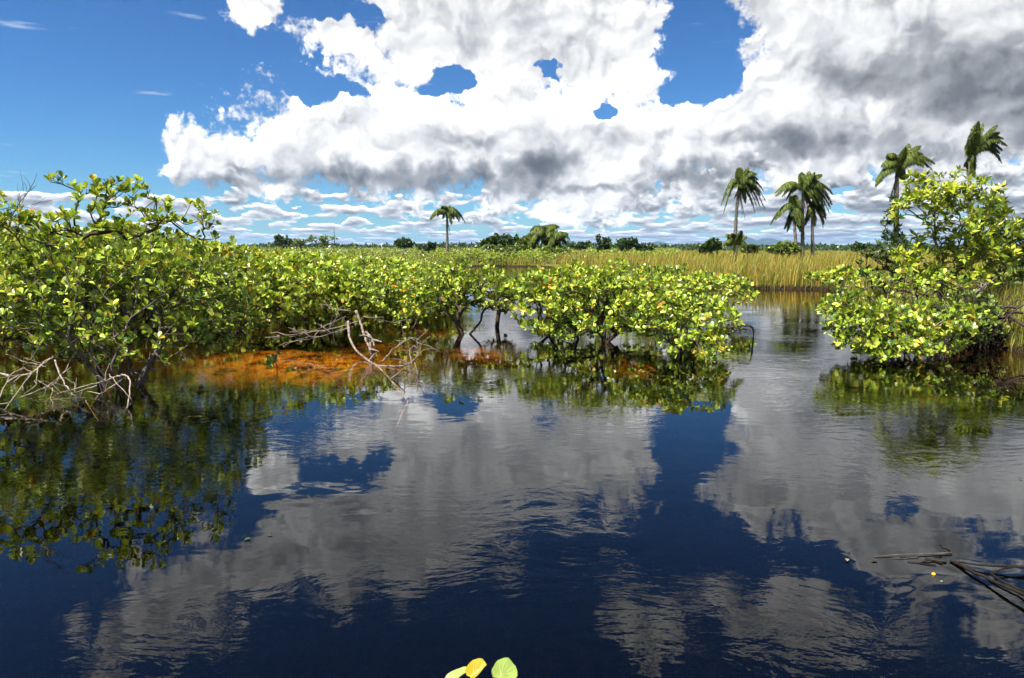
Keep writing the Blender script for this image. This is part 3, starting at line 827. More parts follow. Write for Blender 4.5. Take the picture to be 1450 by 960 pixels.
def palm(seed, base_px, top_px, Yd, fronds, label, r=.16, dead=(), ll=.62, n_l=84, group=None, lean=.0, droop=1.25, cat='palm', jitter=.5):
    """fronds: (dx, dy, lift) of the tip in photo pixels from the crown"""
    rng = np.random.default_rng(seed); k = Yd/FPX
    top = at(top_px[0], top_px[1], Yd); bx = (base_px-725)/FPX*Yd
    z0 = float(height(np.array([bx]), np.array([Yd]))[0])-.1
    root = thing('palm', (bx, Yd, z0), label, cat, group)
    tp_ = np.array([top.x-bx, 0, top.z-z0])
    t = np.linspace(0, 1, 26); P = np.stack([tp_[0]*t+lean*np.sin(t*np.pi), 0*t, tp_[2]*t], -1)
    rr = r*(1.25-.5*t)*(1+.06*(np.arange(26) % 2)); rr[0] *= 1.35
    g = Geo(); g.tube(P, rr, 10)
    obj('trunk', g.mesh('trunk', M_palm_trunk, True), root)
    g = Geo(); g.tube(np.stack([tp_+np.array([0, 0, -.05]), tp_+np.array([0.02, 0, .3]), tp_+np.array([.05, 0, .62])]), [r*.85, r*.7, r*.28], 8)
    obj('crownshaft', g.mesh('crownshaft', M_palm, True), root)
    tp2 = tp_+np.array([0, 0, .3])
    more = [(a_*rng.uniform(.7, 1.05)+rng.normal(0, 4), b_+rng.normal(3, 4), c_) for (a_, b_, c_) in fronds if rng.random() < .55]
    for (dx_, dy_, lift) in list(fronds)+more:
        e = tp2+np.array([dx_*k, rng.uniform(-jitter, jitter)*1.6, -dy_*k])
        obj('frond', frond_mesh(rng, tp2, e, lift, n_l, ll, droop, M_palm), root)
    for (dx_, dy_, lift) in dead:
        e = tp_+np.array([dx_*k, rng.uniform(-.3, .3), -dy_*k])
        obj('dead_frond', frond_mesh(rng, tp_, e, lift, 26, ll*.6, 1.4, M_palm_dead), root)
    return root
def ring(seed, n_, rx, ry, wind=.35, lift=(.5, 1.2)):
    """fronds all round a crown, blown towards +x"""
    rng = np.random.default_rng(seed); o_ = []
    for k in range(n_):
        a = k/n_*6.28+rng.normal(0, .15)
        dx_ = rx*(math.cos(a)+wind)*rng.uniform(.75, 1.05); el_ = rng.uniform(-.9, 1.0)
        o_.append((dx_, -ry*el_+ry*.15, rng.uniform(*lift)))
    return o_
palm(301, 634, (633, 307), 82, [(-22, 7, 1.6), (-14, 2, 1.3), (-16, -4, .9), (-5, -11, .6), (3, -12, .5), (10, -8, .8), (16, -2, 1.2), (22, 6, 1.6), (25, 12, 1.9), (17, 10, 1.6), (9, 6, 1.4), (-6, 6, 1.4), (20, 2, 1.4), (12, -3, 1.0)],
     'lone small palm standing far off above the green thicket', r=.15, dead=[(4, 26, .1)], ll=.75)
palm(302, 768, (768, 333), 70, ring(1, 15, 22, 14, .2)+[(-20, 18, 1.3), (26, 22, 1.5), (-12, 22, .9), (12, 24, .9), (4, 20, .6)], 'pale feathery palm of the clump behind the thicket, the highest crown', r=.16, ll=.8, group='palms of the feathery clump')
palm(303, 783, (784, 340), 69, ring(2, 14, 18, 10, .3)+[(20, 14, 1.3), (-8, 16, 1.0), (10, 16, .9), (4, 15, .5)], 'lower feathery palm crown beside the highest of the clump', r=.14, ll=.75, group='palms of the feathery clump')
palm(304, 1041, (1046, 268), 62, [(-2, -24, .3), (5, -26, .3), (12, -25, .5), (22, -20, 1.0), (26, -8, 1.3), (33, 8, 1.7), (36, 22, 1.8), (30, 28, 1.6), (24, 30, 1.5), (-26, 26, 2.3), (18, -12, 1.2), (8, -14, .5), (20, 8, 1.4), (14, 22, 1.0), (-4, -12, .3), (28, 14, 1.6)],
     'slim palm with one frond drooping apart from its wind-combed crown', r=.14, lean=-.15, dead=[(6, 36, .1), (11, 42, .1), (1, 20, .1), (-5, 12, .2), (5, 14, .2)], ll=.62)
palm(305, 1134, (1137, 275), 58, [(-5, -22, .3), (2, -26, .3), (10, -24, .4), (18, -20, .8), (24, -22, .8), (30, -4, 1.4), (40, 6, 1.6), (46, 18, 1.9), (38, 24, 1.6), (30, 22, 1.5), (-38, 2, 1.5), (-30, 8, 1.5), (20, 4, 1.0), (6, -10, .4), (26, 12, 1.2), (12, 10, .8), (16, 20, .8), (-4, -8, .3), (3, -16, .2), (34, 30, 1.6)],
     'tallest palm of the trio, fronds streaming in the wind', r=.13, dead=[(5, 30, .1), (14, 34, .2)], ll=.66, group='trio of palms')
palm(306, 1127, (1124, 302), 57.5, [(-28, 20, 1.6), (-24, 12, 1.3), (-6, -18, .3), (2, -20, .3), (8, -14, .5), (12, 6, .9), (10, 18, .9), (-4, 8, .7), (4, 22, .6), (-8, 26, .7), (7, 30, .5)],
     'shortest palm of the trio with a frond arching away alone', r=.12, ll=.6, group='trio of palms')
palm(307, 1149, (1150, 300), 58.5, [(16, 10, 1.2), (20, 22, 1.4), (14, 28, 1.1), (4, -16, .4), (-6, -12, .4), (10, -8, .8), (-10, 10, .8), (3, 24, .4), (22, 14, 1.3), (-6, 24, .5)],
     'palm of the trio leaning under the tallest crown', r=.12, ll=.6, group='trio of palms')
palm(308, 1266, (1270, 250), 46, [(-18, -22, 1.0), (-24, -8, 1.1), (-34, 18, 1.3), (-30, 12, 1.2), (4, -32, .4), (14, -38, .6), (24, -34, .9), (34, -24, 1.2), (42, -10, 1.4), (28, -6, 1.2), (12, -14, .6), (-10, -22, .7), (20, -24, .8), (14, 2, .8), (8, -24, .3), (30, -16, 1.2)],
     'palm with a dark vine-covered trunk behind the tall bank tree', r=.15, dead=[(-4, 26, .1), (2, 30, .1)], ll=.62)
palm(309, 1383, (1374, 228), 50, [(6, -42, .2), (12, -44, .3), (22, -40, .7), (30, -32, 1.0), (38, -24, 1.3), (42, -14, 1.5), (44, 4, 1.8), (34, -4, 1.4), (-4, -30, .2), (-3, -16, .2), (2, 6, .3), (6, 16, .3), (10, -28, .4), (18, -30, .7), (0, -36, .2), (26, -20, 1.0), (8, 22, .3)],
     'tallest palm of all, its bent crown above the bank tree', r=.14, lean=-.3, ll=.6)
# small fan of dark fronds at the foot of the slim palm
palm(310, 1040, (1040, 352), 60, [(-6, -16, .3), (4, -20, .3), (12, -12, .6), (14, 0, .8), (-14, -4, .8), (-10, -12, .5), (8, -4, .6)], 'young stemless palm at the foot of the slim palm', r=.14, ll=.6, cat='young palm')

# ------------------------------------------------------------------ trees and bushes on the right bank
def base_at(px, Yd):
    x = (px-725)/FPX*Yd
    return (x, Yd, float(height(np.array([x]), np.array([Yd]))[0])-.08)
shrub('broadleaf_tree', 401, [(base_at(1290, 15), (.05, 0, 1), 1.5), (base_at(1325, 15.3), (.1, 0, 1), 1.2)],
      [ell(1318, 262, 48, 26, 15, .7), ell(1295, 290, 36, 22, 15, .6), ell(1365, 288, 36, 34, 15.2, .6), ell(1340, 338, 50, 28, 15, .7), ell(1375, 345, 30, 30, 15.2, .5), ell(1330, 385, 50, 28, 15, .7), ell(1290, 365, 26, 20, 15, .4), ell(1375, 395, 30, 26, 15.2, .5), ell(1392, 268, 22, 16, 15.2, .4), ell(1405, 318, 34, 24, 15.3, .5), ell(1400, 365, 34, 24, 15.3, .5)],
      390, 'tall bright bank tree with yellow-green pointed leaves above the mangroves', 'tree', mat=M_leaf_tree, leaf=.17, template=LEAF_LONG, r0=.0038, shell=.3, trunk_name='trunk', per=(6, 9), up=.3, spread=(35, 85))
shrub('broadleaf_tree', 402, [(base_at(1405, 16.5), (.15, 0, 1), 1.1)],
      [ell(1405, 300, 32, 22, 16.5, .5), ell(1425, 340, 34, 24, 16.5, .6), ell(1420, 385, 28, 26, 16.5, .6), ell(1465, 350, 40, 50, 16.5, .6)],
      260, 'darker olive tree close behind the bright bank tree, leaning out of the picture', 'tree', mat=M_leaf_olive, leaf=.18, template=LEAF_LONG, r0=.0044, shell=.3, trunk_name='trunk', per=(6, 9), up=.3, spread=(35, 85))
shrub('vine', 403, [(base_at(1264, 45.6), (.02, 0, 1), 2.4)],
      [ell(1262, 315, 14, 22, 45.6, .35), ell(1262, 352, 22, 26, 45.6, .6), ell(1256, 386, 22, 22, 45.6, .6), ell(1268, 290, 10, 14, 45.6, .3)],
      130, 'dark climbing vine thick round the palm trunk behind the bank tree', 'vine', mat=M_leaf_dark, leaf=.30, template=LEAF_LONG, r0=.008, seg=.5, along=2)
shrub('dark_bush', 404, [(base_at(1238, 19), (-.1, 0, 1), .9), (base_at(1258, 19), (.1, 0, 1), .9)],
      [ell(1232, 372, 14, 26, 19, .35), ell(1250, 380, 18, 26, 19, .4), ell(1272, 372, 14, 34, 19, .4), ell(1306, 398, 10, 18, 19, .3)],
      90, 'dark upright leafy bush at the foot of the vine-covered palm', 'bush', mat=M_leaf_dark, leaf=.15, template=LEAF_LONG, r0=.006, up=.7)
shrub('bank_bush', 405, [(base_at(1198, 26.5), (0, 0, 1), .3), (base_at(1165, 27.5), (0, 0, 1), .3)],
      [ell(1195, 392, 30, 14, 26, .6), ell(1160, 392, 18, 8, 27, .4)],
      70, 'pale green leafy bush in the sedge at the channel bend', 'bush', mat=M_leaf_mid, leaf=.16, template=LEAF_MID)
# black hollow of hanging roots under the shaded clump
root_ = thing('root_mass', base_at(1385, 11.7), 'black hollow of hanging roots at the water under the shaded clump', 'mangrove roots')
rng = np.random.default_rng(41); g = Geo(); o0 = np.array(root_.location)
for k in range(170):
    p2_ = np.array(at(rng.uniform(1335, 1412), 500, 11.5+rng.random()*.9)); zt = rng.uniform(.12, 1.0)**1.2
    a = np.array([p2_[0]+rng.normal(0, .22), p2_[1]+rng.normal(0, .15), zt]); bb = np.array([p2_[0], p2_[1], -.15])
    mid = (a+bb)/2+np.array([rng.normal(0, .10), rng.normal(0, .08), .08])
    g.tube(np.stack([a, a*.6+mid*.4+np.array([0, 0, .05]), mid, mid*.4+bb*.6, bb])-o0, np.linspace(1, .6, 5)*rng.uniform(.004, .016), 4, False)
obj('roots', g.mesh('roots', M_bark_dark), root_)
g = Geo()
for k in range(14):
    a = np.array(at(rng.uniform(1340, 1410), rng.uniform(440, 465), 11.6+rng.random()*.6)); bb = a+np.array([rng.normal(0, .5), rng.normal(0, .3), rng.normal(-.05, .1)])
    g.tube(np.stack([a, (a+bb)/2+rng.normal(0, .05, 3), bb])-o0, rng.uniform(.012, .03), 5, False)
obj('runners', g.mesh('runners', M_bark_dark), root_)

# ------------------------------------------------------------------ bushes and trees along the horizon, each a thing
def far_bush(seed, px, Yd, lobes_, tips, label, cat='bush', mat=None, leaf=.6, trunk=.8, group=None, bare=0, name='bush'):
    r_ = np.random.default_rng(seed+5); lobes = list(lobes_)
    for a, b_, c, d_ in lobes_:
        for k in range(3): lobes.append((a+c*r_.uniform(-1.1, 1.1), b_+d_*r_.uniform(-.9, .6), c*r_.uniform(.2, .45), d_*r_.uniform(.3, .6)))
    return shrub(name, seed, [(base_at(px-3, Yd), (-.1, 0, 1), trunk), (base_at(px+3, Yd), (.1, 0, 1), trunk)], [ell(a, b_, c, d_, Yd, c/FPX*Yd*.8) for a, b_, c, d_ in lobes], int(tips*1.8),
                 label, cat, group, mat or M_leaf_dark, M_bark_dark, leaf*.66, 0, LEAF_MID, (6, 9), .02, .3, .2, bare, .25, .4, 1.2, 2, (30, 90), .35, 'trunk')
far_bush(501, 706, 80, [(700, 346, 20, 9), (712, 341, 16, 8), (725, 349, 14, 7)], 120, 'big rounded dark bush between the lone palm and the feathery clump')
far_bush(502, 715, 72, [(718, 354, 24, 6)], 60, 'paler green shrub in front of the big rounded dark bush', mat=M_leaf_olive, leaf=.4)
far_bush(503, 750, 74, [(745, 346, 13, 9), (755, 341, 8, 5)], 70, 'ragged olive bush between the big dark bush and the feathery palm clump', mat=M_leaf_olive, leaf=.45)
far_bush(517, 775, 68, [(778, 355, 20, 4), (768, 354, 8, 4)], 50, 'dense olive undergrowth hiding the trunks of the feathery palm clump', mat=M_leaf_olive, leaf=.45)
far_bush(504, 820, 150, [(820, 349, 12, 5)], 50, 'small domed dark tree just past the feathery palm clump', leaf=.9)
far_bush(505, 857, 95, [(857, 345, 9, 8), (854, 353, 8, 5)], 60, 'upright dark bush next to the dome-shaped pair', leaf=.55)
far_bush(506, 885, 110, [(885, 346, 14, 8), (895, 344, 6, 5)], 80, 'broad dark dome-shaped bush beside the upright dark one', leaf=.65)
far_bush(507, 915, 110, [(915, 351, 14, 5)], 50, 'low dark bush at the near edge of the golden sedge', leaf=.6)
far_bush(508, 1010, 66, [(1010, 348, 12, 9), (1000, 352, 9, 6)], 80, 'dark green bush on one side of the slim palm', leaf=.45)
far_bush(509, 1110, 56, [(1112, 351, 16, 8), (1100, 355, 10, 5), (1122, 354, 12, 5)], 110, 'rounded green bush at the foot of the palm trio', mat=M_leaf_olive, leaf=.4)
far_bush(510, 1060, 64, [(1060, 354, 14, 4)], 40, 'low olive bush between the slim palm and the palm trio', mat=M_leaf_olive, leaf=.45)
far_bush(511, 572, 120, [(572, 345, 11, 7)], 60, 'lone dark round tree left standing over the thicket before the lone palm', leaf=.7)
far_bush(512, 604, 90, [(602, 351, 10, 5), (612, 349, 5, 4)], 45, 'small dark bush close before the lone palm', leaf=.5)
far_bush(513, 456, 130, [(445, 339, 9, 4), (463, 338, 11, 4), (455, 344, 12, 4)], 60, 'thin flat-topped grey tree on the horizon beyond the tall waterside shrub', 'tree', M_leaf_olive, .7, 1.4, bare=.35, name='tree')
far_bush(514, 402, 110, [(402, 342, 12, 6)], 50, 'dark bush on the horizon beside the flat-topped grey tree', leaf=.6)
far_bush(515, 425, 115, [(424, 343, 12, 5)], 40, 'brownish half-bare bush between the flat-topped tree and the dark bush', mat=M_leaf_olive, leaf=.55, bare=.4)
far_bush(516, 1215, 90, [(1213, 350, 9, 6), (1228, 352, 10, 4)], 45, 'dark bush showing past the far edge of the bank tree', leaf=.5)
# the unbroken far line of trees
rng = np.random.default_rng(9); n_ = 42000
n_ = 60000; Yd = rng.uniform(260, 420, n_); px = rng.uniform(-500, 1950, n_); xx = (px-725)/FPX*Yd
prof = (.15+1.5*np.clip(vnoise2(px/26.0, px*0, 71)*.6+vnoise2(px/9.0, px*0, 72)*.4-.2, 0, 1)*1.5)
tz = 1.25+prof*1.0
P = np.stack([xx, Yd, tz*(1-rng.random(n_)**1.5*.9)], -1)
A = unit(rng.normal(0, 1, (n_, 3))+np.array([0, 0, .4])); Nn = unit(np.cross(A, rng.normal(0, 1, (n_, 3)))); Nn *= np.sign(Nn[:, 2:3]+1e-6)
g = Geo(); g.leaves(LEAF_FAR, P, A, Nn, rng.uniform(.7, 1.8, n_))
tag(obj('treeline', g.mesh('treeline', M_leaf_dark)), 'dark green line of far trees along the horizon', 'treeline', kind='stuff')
# thin mast far away
for (px, py, lab) in ((473, 322, 'thin far mast above the thicket beyond the flat-topped tree'),):
    c = at(px, py, 300); rt = thing('mast', (c.x, 300, 0), lab, 'mast'); g = Geo()
    g.tube([(0, 0, 0), (0, 0, c.z*.6), (0, 0, c.z)], [.22, .16, .08], 6); obj('pole', g.mesh('pole', M_bark), rt)
    g = Geo(); g.tube([(-.5, 0, c.z*.93), (.5, 0, c.z*.93)], .06, 4); obj('crossbar', g.mesh('crossbar', M_bark), rt)

# ------------------------------------------------------------------ dead wood, sticks and small plants
def wood(name, lines, mat, label, cat, group=None, r=(.022, .006), k=6, seed=1, twigs=0):
    """lines of (px, py, depth or None = on the water)"""
    rng = np.random.default_rng(seed); pts = []
    for ln in lines:
        pl = []
        for (px, py, Yd) in ln[0]:
            v = ground(px, py, .004) if Yd is None else at(px, py, Yd); pl.append(np.array(v))
        pts.append((np.array(pl), ln[1] if len(ln) > 1 else 1.0))
    o0 = pts[0][0][0].copy(); root = thing(name, o0, label, cat, group)
    for j, (P, sc) in enumerate(pts):
        # smooth and roughen the line
        t = np.linspace(0, len(P)-1, (len(P)-1)*5+1); q_ = np.stack([np.interp(t, np.arange(len(P)), P[:, c]) for c in range(3)], -1)
        for _ in range(3): q_[1:-1] = q_[1:-1]*.5+(q_[:-2]+q_[2:])*.25
        q_[1:-1] += rng.normal(0, .004, q_[1:-1].shape)
        g = Geo(); rr = np.linspace(r[0], r[1], len(q_))*sc*.52*(1+rng.normal(0, .07, len(q_)))
        g.tube(q_-o0, rr, k)
        for w_ in range(twigs*2):
            i_ = rng.integers(len(q_)//3, len(q_)); d_ = unit(rng.normal(0, 1, 3)*np.array([1, .6, .7])+unit(q_[-1]-q_[0])*.8); l = rng.uniform(.12, .34)
            g.tube(np.stack([q_[i_], q_[i_]+d_*l*.5+rng.normal(0, .015, 3), q_[i_]+d_*l+np.array([0, 0, -.03])])-o0, [r[1]*1.0*sc, r[1]*.7*sc, r[1]*.35], 4, False)
        obj('limb' if j == 0 else 'side_branch', g.mesh('limb' if j == 0 else 'side_branch', mat, True), root)
    return root
DB = 'bleached branches at the water'
wood('dead_branch', [([(124, 476, 8.6), (97, 492, 8.4), (56, 517, 8.0), (37, 538, 7.6), (7, 580, None)],), ([(79, 503, 8.2), (54, 520, 7.9), (45, 528, 7.8), (-4, 535, 7.7)], .6), ([(56, 517, 8.0), (30, 512, 8.0), (19, 500, 8.1)], .55), ([(54, 520, 7.9), (50, 547, 7.6)], .6), ([(60, 515, 8.0), (34, 506, 8.0)], .4)],
     M_bleached, 'longest bleached white branch slanting down out of the big shrub to the water', 'dead branch', DB, twigs=2, r=(.024, .008))
wood('dead_branch', [([(78, 510, 8.1), (84, 529, 7.9), (93, 545, 7.7), (102, 559, 7.4), (121, 567, None)],), ([(102, 559, 7.4), (101, 563, None)], .6)],
     M_bleached, 'short white branch pointing steeply down between the longer bleached ones', 'dead branch', DB, r=(.02, .008), twigs=1, seed=2)
wood('dead_branch', [([(165, 533, 8.0), (150, 539, 7.8), (125, 546, 7.6), (83, 557, None)],), ([(137, 546, 7.65), (106, 556, None)], .7), ([(163, 545, 7.7), (137, 561, None)], .7)],
     M_bleached, 'white branch lying almost flat along the water before the big shrub', 'dead branch', DB, r=(.022, .008), twigs=2, seed=3)
wood('dead_branch', [([(165, 534, 8.0), (175, 530, 7.9), (183, 534, 7.7), (185, 546, 7.5), (180, 578, None)],), ([(155, 530, 7.9), (168, 545, 7.6), (187, 567, None)], .6)],
     M_bleached, 'hooked white root arching over into the water', 'dead branch', DB, r=(.02, .012), seed=4)
wood('dead_branch', [([(131, 499, 8.5), (105, 498, 8.3), (90, 530, 8.0), (69, 547, 7.8), (38, 560, None)],), ([(74, 549, 7.6), (71, 571, None)], .6), ([(100, 520, 8.1), (66, 548, 7.7)], .5)],
     M_bleached, 'thin kinked pale branch crossing behind the longest bleached one', 'dead branch', DB, r=(.014, .006), twigs=2, seed=5)
wood('dead_branch', [([(-5, 575, None), (3, 552, 7.6), (18, 527, 7.8), (35, 522, 7.9)],)], M_bleached, 'pale stick rising from the water at the edge of the picture', 'dead branch', DB, r=(.010, .016), seed=6, twigs=1)
wood('dead_branch', [([(265, 508, 9.6), (230, 520, 9.2), (186, 532, 8.8), (176, 500, 8.9)],), ([(232, 478, 9.6), (250, 492, 9.5), (262, 502, 9.4)], .9)], M_drift, 'grey stick low over the dark water beyond the hooked root', 'dead branch', r=(.009, .012), seed=7, twigs=2)
wood('dead_branch', [([(0, 465, 8.2), (25, 462, 8.2), (60, 450, 8.3), (80, 446, 8.4)],), ([(20, 452, 8.2), (45, 475, 8.2)], .6)], M_bleached, 'pale twig lying high in the leaves above the bleached branches', 'dead branch', r=(.010, .006), seed=8, twigs=2)
# bare twigs against the sky
wood('bare_twig', [([(-6, 322, 8.4), (18, 306, 8.4), (32, 280, 8.4), (52, 262, 8.4)],), ([(2, 314, 8.4), (30, 292, 8.45), (38, 268, 8.5)], .7), ([(12, 310, 8.4), (34, 300, 8.4), (45, 290, 8.4)], .7)], M_bark_dark, 'bare dark twig reaching into the sky at the edge of the picture', 'twig', r=(.012, .004), seed=9, twigs=3)
wood('bare_twig', [([(0, 318, 8.5), (30, 332, 8.5), (75, 350, 8.6)],)], M_bark_dark, 'dark bare stem slanting down across the leaves under the bare twig', 'twig', r=(.012, .018), seed=10, twigs=1)
# fallen limbs in the middle
FB = 'fallen limbs beside the orange weed'
wood('fallen_limb', [([(493, 455, 11.2), (495, 482, 10.9), (508, 500, 10.6), (522, 511, 10.2), (537, 520, 9.7), (557, 543, 8.6), (578, 569, None)],), ([(535, 518, 9.8), (560, 519, 9.7), (580, 517, 9.6), (593, 500, 9.8), (590, 482, 9.9)], .6), ([(541, 512, 9.9), (553, 498, 10), (567, 487, 10.1), (580, 477, 10.2)], .5), ([(583, 515, 9.6), (579, 495, 9.8), (588, 488, 9.8), (593, 498, 9.7)], .4), ([(587, 513, 9.6), (592, 531, None)], .35)],
     M_drift, 'long grey fallen limb dipping its dark tip into the water with curled side twigs', 'fallen branch', FB, r=(.040, .012), seed=11, twigs=3)
wood('fallen_limb', [([(504, 440, 11.3), (511, 458, 11.2), (515, 472, 11.0), (524, 496, 10.6)],), ([(518, 470, 11.0), (528, 480, 10.8), (530, 490, 10.6)], .8)], M_drift, 'thick pale grey limb leaning down steeply over the fallen one', 'fallen branch', FB, r=(.045, .03), seed=12, twigs=2)
wood('fallen_limb', [([(507, 455, 11.3), (470, 466, 11.5), (425, 473, 11.6), (376, 478, 11.7)],), ([(497, 440, 11.3), (467, 437, 11.4)], .7), ([(500, 462, 11.2), (450, 478, 11.1), (415, 484, 11.2)], .7), ([(490, 448, 11.3), (440, 470, 11.3)], .6)], M_drift, 'long straight grey sticks lying level under the leaves', 'fallen branch', FB, r=(.022, .010), seed=13, twigs=4)
wood('fallen_limb', [([(515, 448, 11.2), (540, 453, 11.2), (562, 459, 11.3)],)], M_drift, 'short grey stick poking out towards the small forked tree', 'fallen branch', FB, r=(.018, .008), seed=14, twigs=2)
wood('bent_branch', [([(1026, 466, 12.2), (1040, 462, 12.1), (1056, 460, 12.0), (1065, 462, 12.0), (1067, 472, None)],)], M_bark_dark, 'dark bent branch arching into the water beside the island', 'branch', r=(.05, .022), seed=15)
wood('grey_branch', [([(1275, 478, 10.4), (1310, 474, 10.4), (1340, 462, 10.6), (1356, 452, 10.8)],), ([(1312, 474, 10.4), (1335, 490, 10.3)], .6)], M_bleached, 'pale bare branch under the sprawling mangrove of the bank', 'branch', r=(.014, .012), seed=16, twigs=3)
wood('grey_branch', [([(1368, 424, 12.0), (1385, 412, 12.2), (1410, 392, 12.6)],), ([(1375, 418, 12.1), (1400, 405, 12.4)], .7)], M_drift, 'grey bare branches rising beside the black root hollow', 'branch', r=(.02, .012), seed=17, twigs=2)
wood('grey_branch', [([(1192, 424, 11.2), (1215, 448, 11.0), (1228, 470, 10.8)],), ([(1188, 440, 11.2), (1202, 428, 11.2)], .7)], M_drift, 'grey bare twigs showing through the outer leaves of the sprawling mangrove', 'branch', r=(.012, .012), seed=18, twigs=4)
# drifting sticks, front right
def on_water(px, py, dz=.012): v = ground(px, py, dz); return v
def stick(lines, label, r, seed, mat=M_wet, cat='stick', group='drifting sticks'):
    rng = np.random.default_rng(seed); o0 = None; root = None
    for j, (pl, sc) in enumerate(lines):
        P = np.array([np.array(ground(px, py, dz)) for px, py, dz in pl])
        if root is None: o0 = P[0].copy(); root = thing('drifting_stick', o0, label, cat, group)
        t = np.linspace(0, len(P)-1, (len(P)-1)*4+1); q_ = np.stack([np.interp(t, np.arange(len(P)), P[:, c]) for c in range(3)], -1)
        q_[1:-1] = q_[1:-1]*.5+(q_[:-2]+q_[2:])*.25; q_[1:-1] += rng.normal(0, .002, q_[1:-1].shape)
        g = Geo(); g.tube(q_-o0, np.linspace(r[0], r[1], len(q_))*sc*.7, 6); obj('stem' if j == 0 else 'side_twig', g.mesh('stem', mat, True), root)
stick([([(1238, 788, .004), (1290, 785, .008), (1348, 783, .006)], 1.0), ([(1260, 791, .003), (1300, 789, .004)], .5)], 'reddish drifting stick lying along the water at the tip of the black ones', (.003, .006), 1, M_bark)
stick([([(1345, 794, .005), (1385, 800, .02), (1450, 803, .03), (1500, 805, .03)], 1.0)], 'upper black stick running out of the picture over the water', (.007, .009), 2)
stick([([(1350, 796, .004), (1390, 815, .02), (1450, 842, .04), (1500, 862, .05)], 1.0), ([(1405, 812, .02), (1425, 804, .025), (1470, 800, .03)], .6), ([(1402, 812, .02), (1430, 828, .02), (1480, 850, .03)], .7)], 'forked lower black stick slanting out of the picture', (.009, .011), 3)
stick([([(1325, 763, .05), (1332, 774, .03), (1345, 780, .004)], 1.0)], 'small black twig standing up from the drifting sticks', (.003, .005), 4)
stick([([(1300, 797, .002), (1320, 793, .006), (1340, 796, .004)], 1.0), ([(1310, 790, .004), (1335, 798, .004)], .7), ([(1285, 795, .003), (1325, 800, .003)], .6)], 'tangle of short dark bits at the joint of the drifting sticks', (.004, .006), 5)
def drift_leaf(px, py, size, mat, label, rot, group=None, cat='leaf'):
    v = ground(px, py, .006); g = Geo()
    g.leaves(LEAF, np.zeros((1, 3)), np.array([[math.cos(rot), math.sin(rot), .03]]), np.array([[0, 0, 1.0]]), [size*.7])
    return tag(obj('floating_leaf', g.mesh('floating_leaf', mat, True), loc=v), label, cat, group)
M_straw = bark_mat('straw', (.16, .11, .05), (.26, .19, .09), 30)
M_pale = bark_mat('pale_scum', (.12, .12, .07), (.26, .25, .16), 30)
drift_leaf(1200, 795, .05, M_straw, 'small tan leaf at the far tip of the drifting sticks', 1.2)
drift_leaf(1440, 677, .05, M_bark_dark, 'tiny dark leaf adrift alone on the grey reflection', 0)
drift_leaf(1232, 793, .06, M_bark_dark, 'narrow dark leaf along the drifting sticks near the tan leaf', .2)
drift_leaf(345, 765, .06, M_leaf_dark, 'dark leaf drifting on the grey cloud reflection before the big shrub', 1.0)
drift_leaf(377, 757, .05, M_leaf_dark, 'smaller dark leaf beside the one drifting before the big shrub', .3)
drift_leaf(1095, 457, .12, M_leaf, 'green leaf floating alone in the channel', .1)
drift_leaf(1150, 450, .08, M_bark_dark, 'dark speck of leaf floating across the channel', .6)
def ball(name, px, py, r, mat, label, cat, flat=.8):
    v = ground(px, py, r*.3); g = Geo(); k = 10
    t = np.linspace(0, np.pi, 8); P = np.stack([0*t, 0*t, -np.cos(t)*r*flat], -1); g.tube(P, np.maximum(np.sin(t)*r, .0004), k)
    return tag(obj(name, g.mesh(name, mat, True), loc=v), label, cat)
ball('fruit', 1322, 813, .010, M_yellow, 'small orange-yellow fruit floating by the drifting sticks', 'fruit')
ball('bubble', 1333, 823, .006, M_pale, 'pale round bubble beside the floating yellow fruit', 'bubble', .6)
# sprig on the water by the orange weed
shrub('water_plant', 701, [(G(392, 522), (0, 0, 1), .18)], [ell(392, 508, 12, 8, 9.7, .12)], 5, 'little green sprig sticking up from the orange shallows', 'water plant', leaf=.10, zmin=.02, along=0, trunk_name='stem')
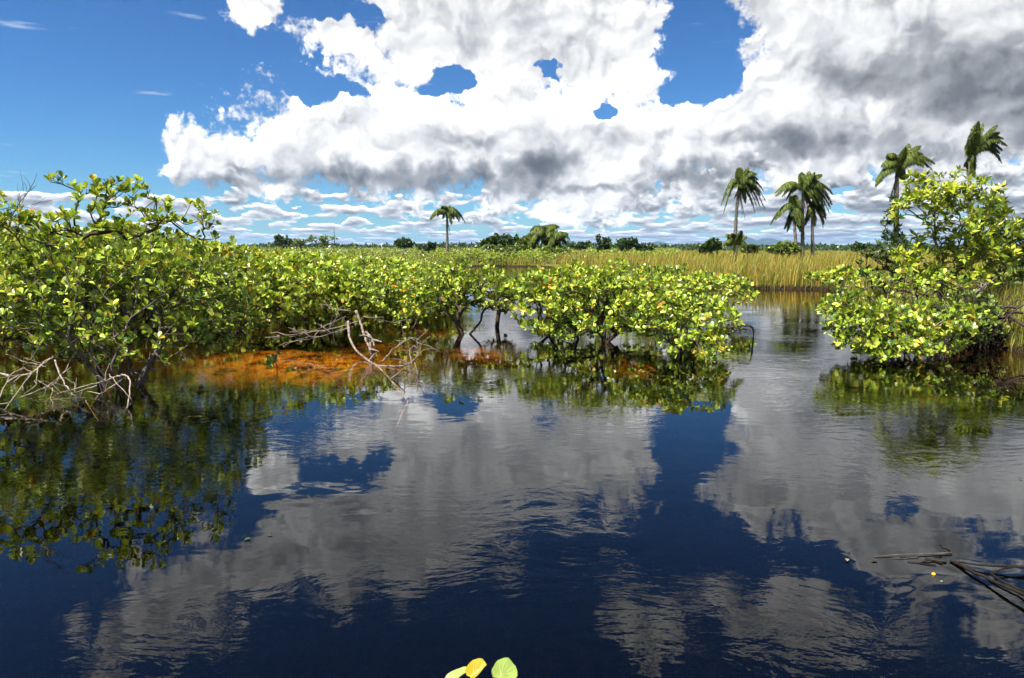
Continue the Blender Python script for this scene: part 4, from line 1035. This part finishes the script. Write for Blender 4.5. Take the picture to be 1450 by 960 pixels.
# the bright leaves at the bottom edge, close to the camera
rt = thing('water_plant', ground(690, 975), 'bright yellow-green leaves of a water plant at the bottom edge, near the camera', 'water plant')
rt.location = (at(690, 975, 1.45).x, 1.45, 0)
M_near = leaf_mat('near_leaf', [(0.0, (.22, .34, .05)), (1, (.36, .46, .12))], trans=.3, rough=.45, spec=.25)
M_near_y = leaf_mat('near_leaf_yellow', [(0.0, (.40, .30, .012)), (1, (.48, .38, .02))], trans=.3, rough=.45, spec=.25)
M_vein = bark_mat('leaf_vein', (.42, .46, .16), (.52, .56, .24), 40, .5)
def disc_leaf(px, py, Yd, size, a, nn, mat, fold, aspect=.8):
    """broad rounded leaf with a shallow fold and a wavy margin, on its own stalk"""
    c = np.array(at(px, py, Yd))-np.array(rt.location); a = unit(np.array(a, float)); nn = unit(np.array(nn, float)); nn = unit(nn-a*np.dot(a, nn)); x = np.cross(a, nn)
    V = [c]; rows, seg = 4, 22; F, sz = [], []
    for r_ in range(1, rows+1):
        for s in range(seg):
            th = s/seg*6.283; rr = r_/rows*size*.5*(1+.05*math.sin(3*th+1)+.03*math.sin(7*th)); notch = 1-.42*math.exp(-((th-4.712)/.33)**2)*(r_/rows)
            u, w_ = math.cos(th)*rr*aspect*notch, math.sin(th)*rr*notch
            V.append(c+x*u+a*w_+nn*(abs(u)*fold+.03*size*math.sin(4*th)*(r_/rows)**2))
    for s in range(seg): F += [0, 1+s, 1+(s+1) % seg]; sz.append(3)
    for r_ in range(rows-1):
        for s in range(seg):
            q_ = 1+r_*seg; F += [q_+s, q_+seg+s, q_+seg+(s+1) % seg, q_+(s+1) % seg]; sz.append(4)
    lf = obj('leaf', mesh_np('leaf', V, F, sz, mat, True), rt)
    g = Geo(); b_ = c-a*size*.20
    for th in (-1.25, -.65, 0, .65, 1.25):
        u, w_ = math.sin(th)*size*.40*aspect, math.cos(th)*size*.44
        mid = b_*.5+(c+x*u+a*w_)*.5; e_ = c+x*u+a*w_
        P = np.stack([b_+nn*.0006, mid+nn*(abs(u)*.5*fold+.0007), e_+nn*(abs(u)*fold+.0007)])
        g.tube(P, [.0007, .0005, .0002], 4, False)
    obj('veins', g.mesh('veins', M_vein), lf)
    st = c-a*size*.30; bb = np.array([c[0]*.3, c[1]*.3+.02, -.1])
    g = Geo(); t = np.linspace(0, 1, 9)[:, None]; P = (1-t)**2*st+2*t*(1-t)*np.array([st[0], st[1], st[2]-.25])+t*t*bb
    g.tube(P, np.linspace(.0035, .005, 9), 7); obj('stalk', g.mesh('stalk', mat, True), rt)
disc_leaf(714, 951, 1.45, .062, (.55, .75, .25), (.1, -.62, .78), M_near, .12, .85)
disc_leaf(676, 951, 1.43, .050, (.5, .3, .35), (-.35, -.35, .8), M_near_y, .75, .8)
disc_leaf(646, 957, 1.44, .055, (.7, .3, .25), (-.2, -.1, .9), M_near, .3, .55)

# ------------------------------------------------------------------ the air between here and the hills
m, n, out = new_mat('haze')
vp = n.node('ShaderNodeVolumePrincipled'); vp.inputs['Color'].default_value = (.36, .62, 1.0, 1); vp.inputs['Density'].default_value = 1.0e-4; vp.inputs['Anisotropy'].default_value = .2
n.t.links.new(vp.outputs[0], out.inputs['Volume'])
x0, x1, y0, y1, z0, z1 = -8600, 8600, -8600, 9400, -6, 110
vv = [(x0, y0, z0), (x1, y0, z0), (x1, y1, z0), (x0, y1, z0), (x0, y0, z1), (x1, y0, z1), (x1, y1, z1), (x0, y1, z1)]
ff = [(0, 3, 2, 1), (4, 5, 6, 7), (0, 1, 5, 4), (1, 2, 6, 5), (2, 3, 7, 6), (3, 0, 4, 7)]
tag(obj('haze', mesh_np('haze', vv, [k for f in ff for k in f], [4]*6, m)), 'thin pale air that turns the far hills blue', 'haze', kind='stuff')
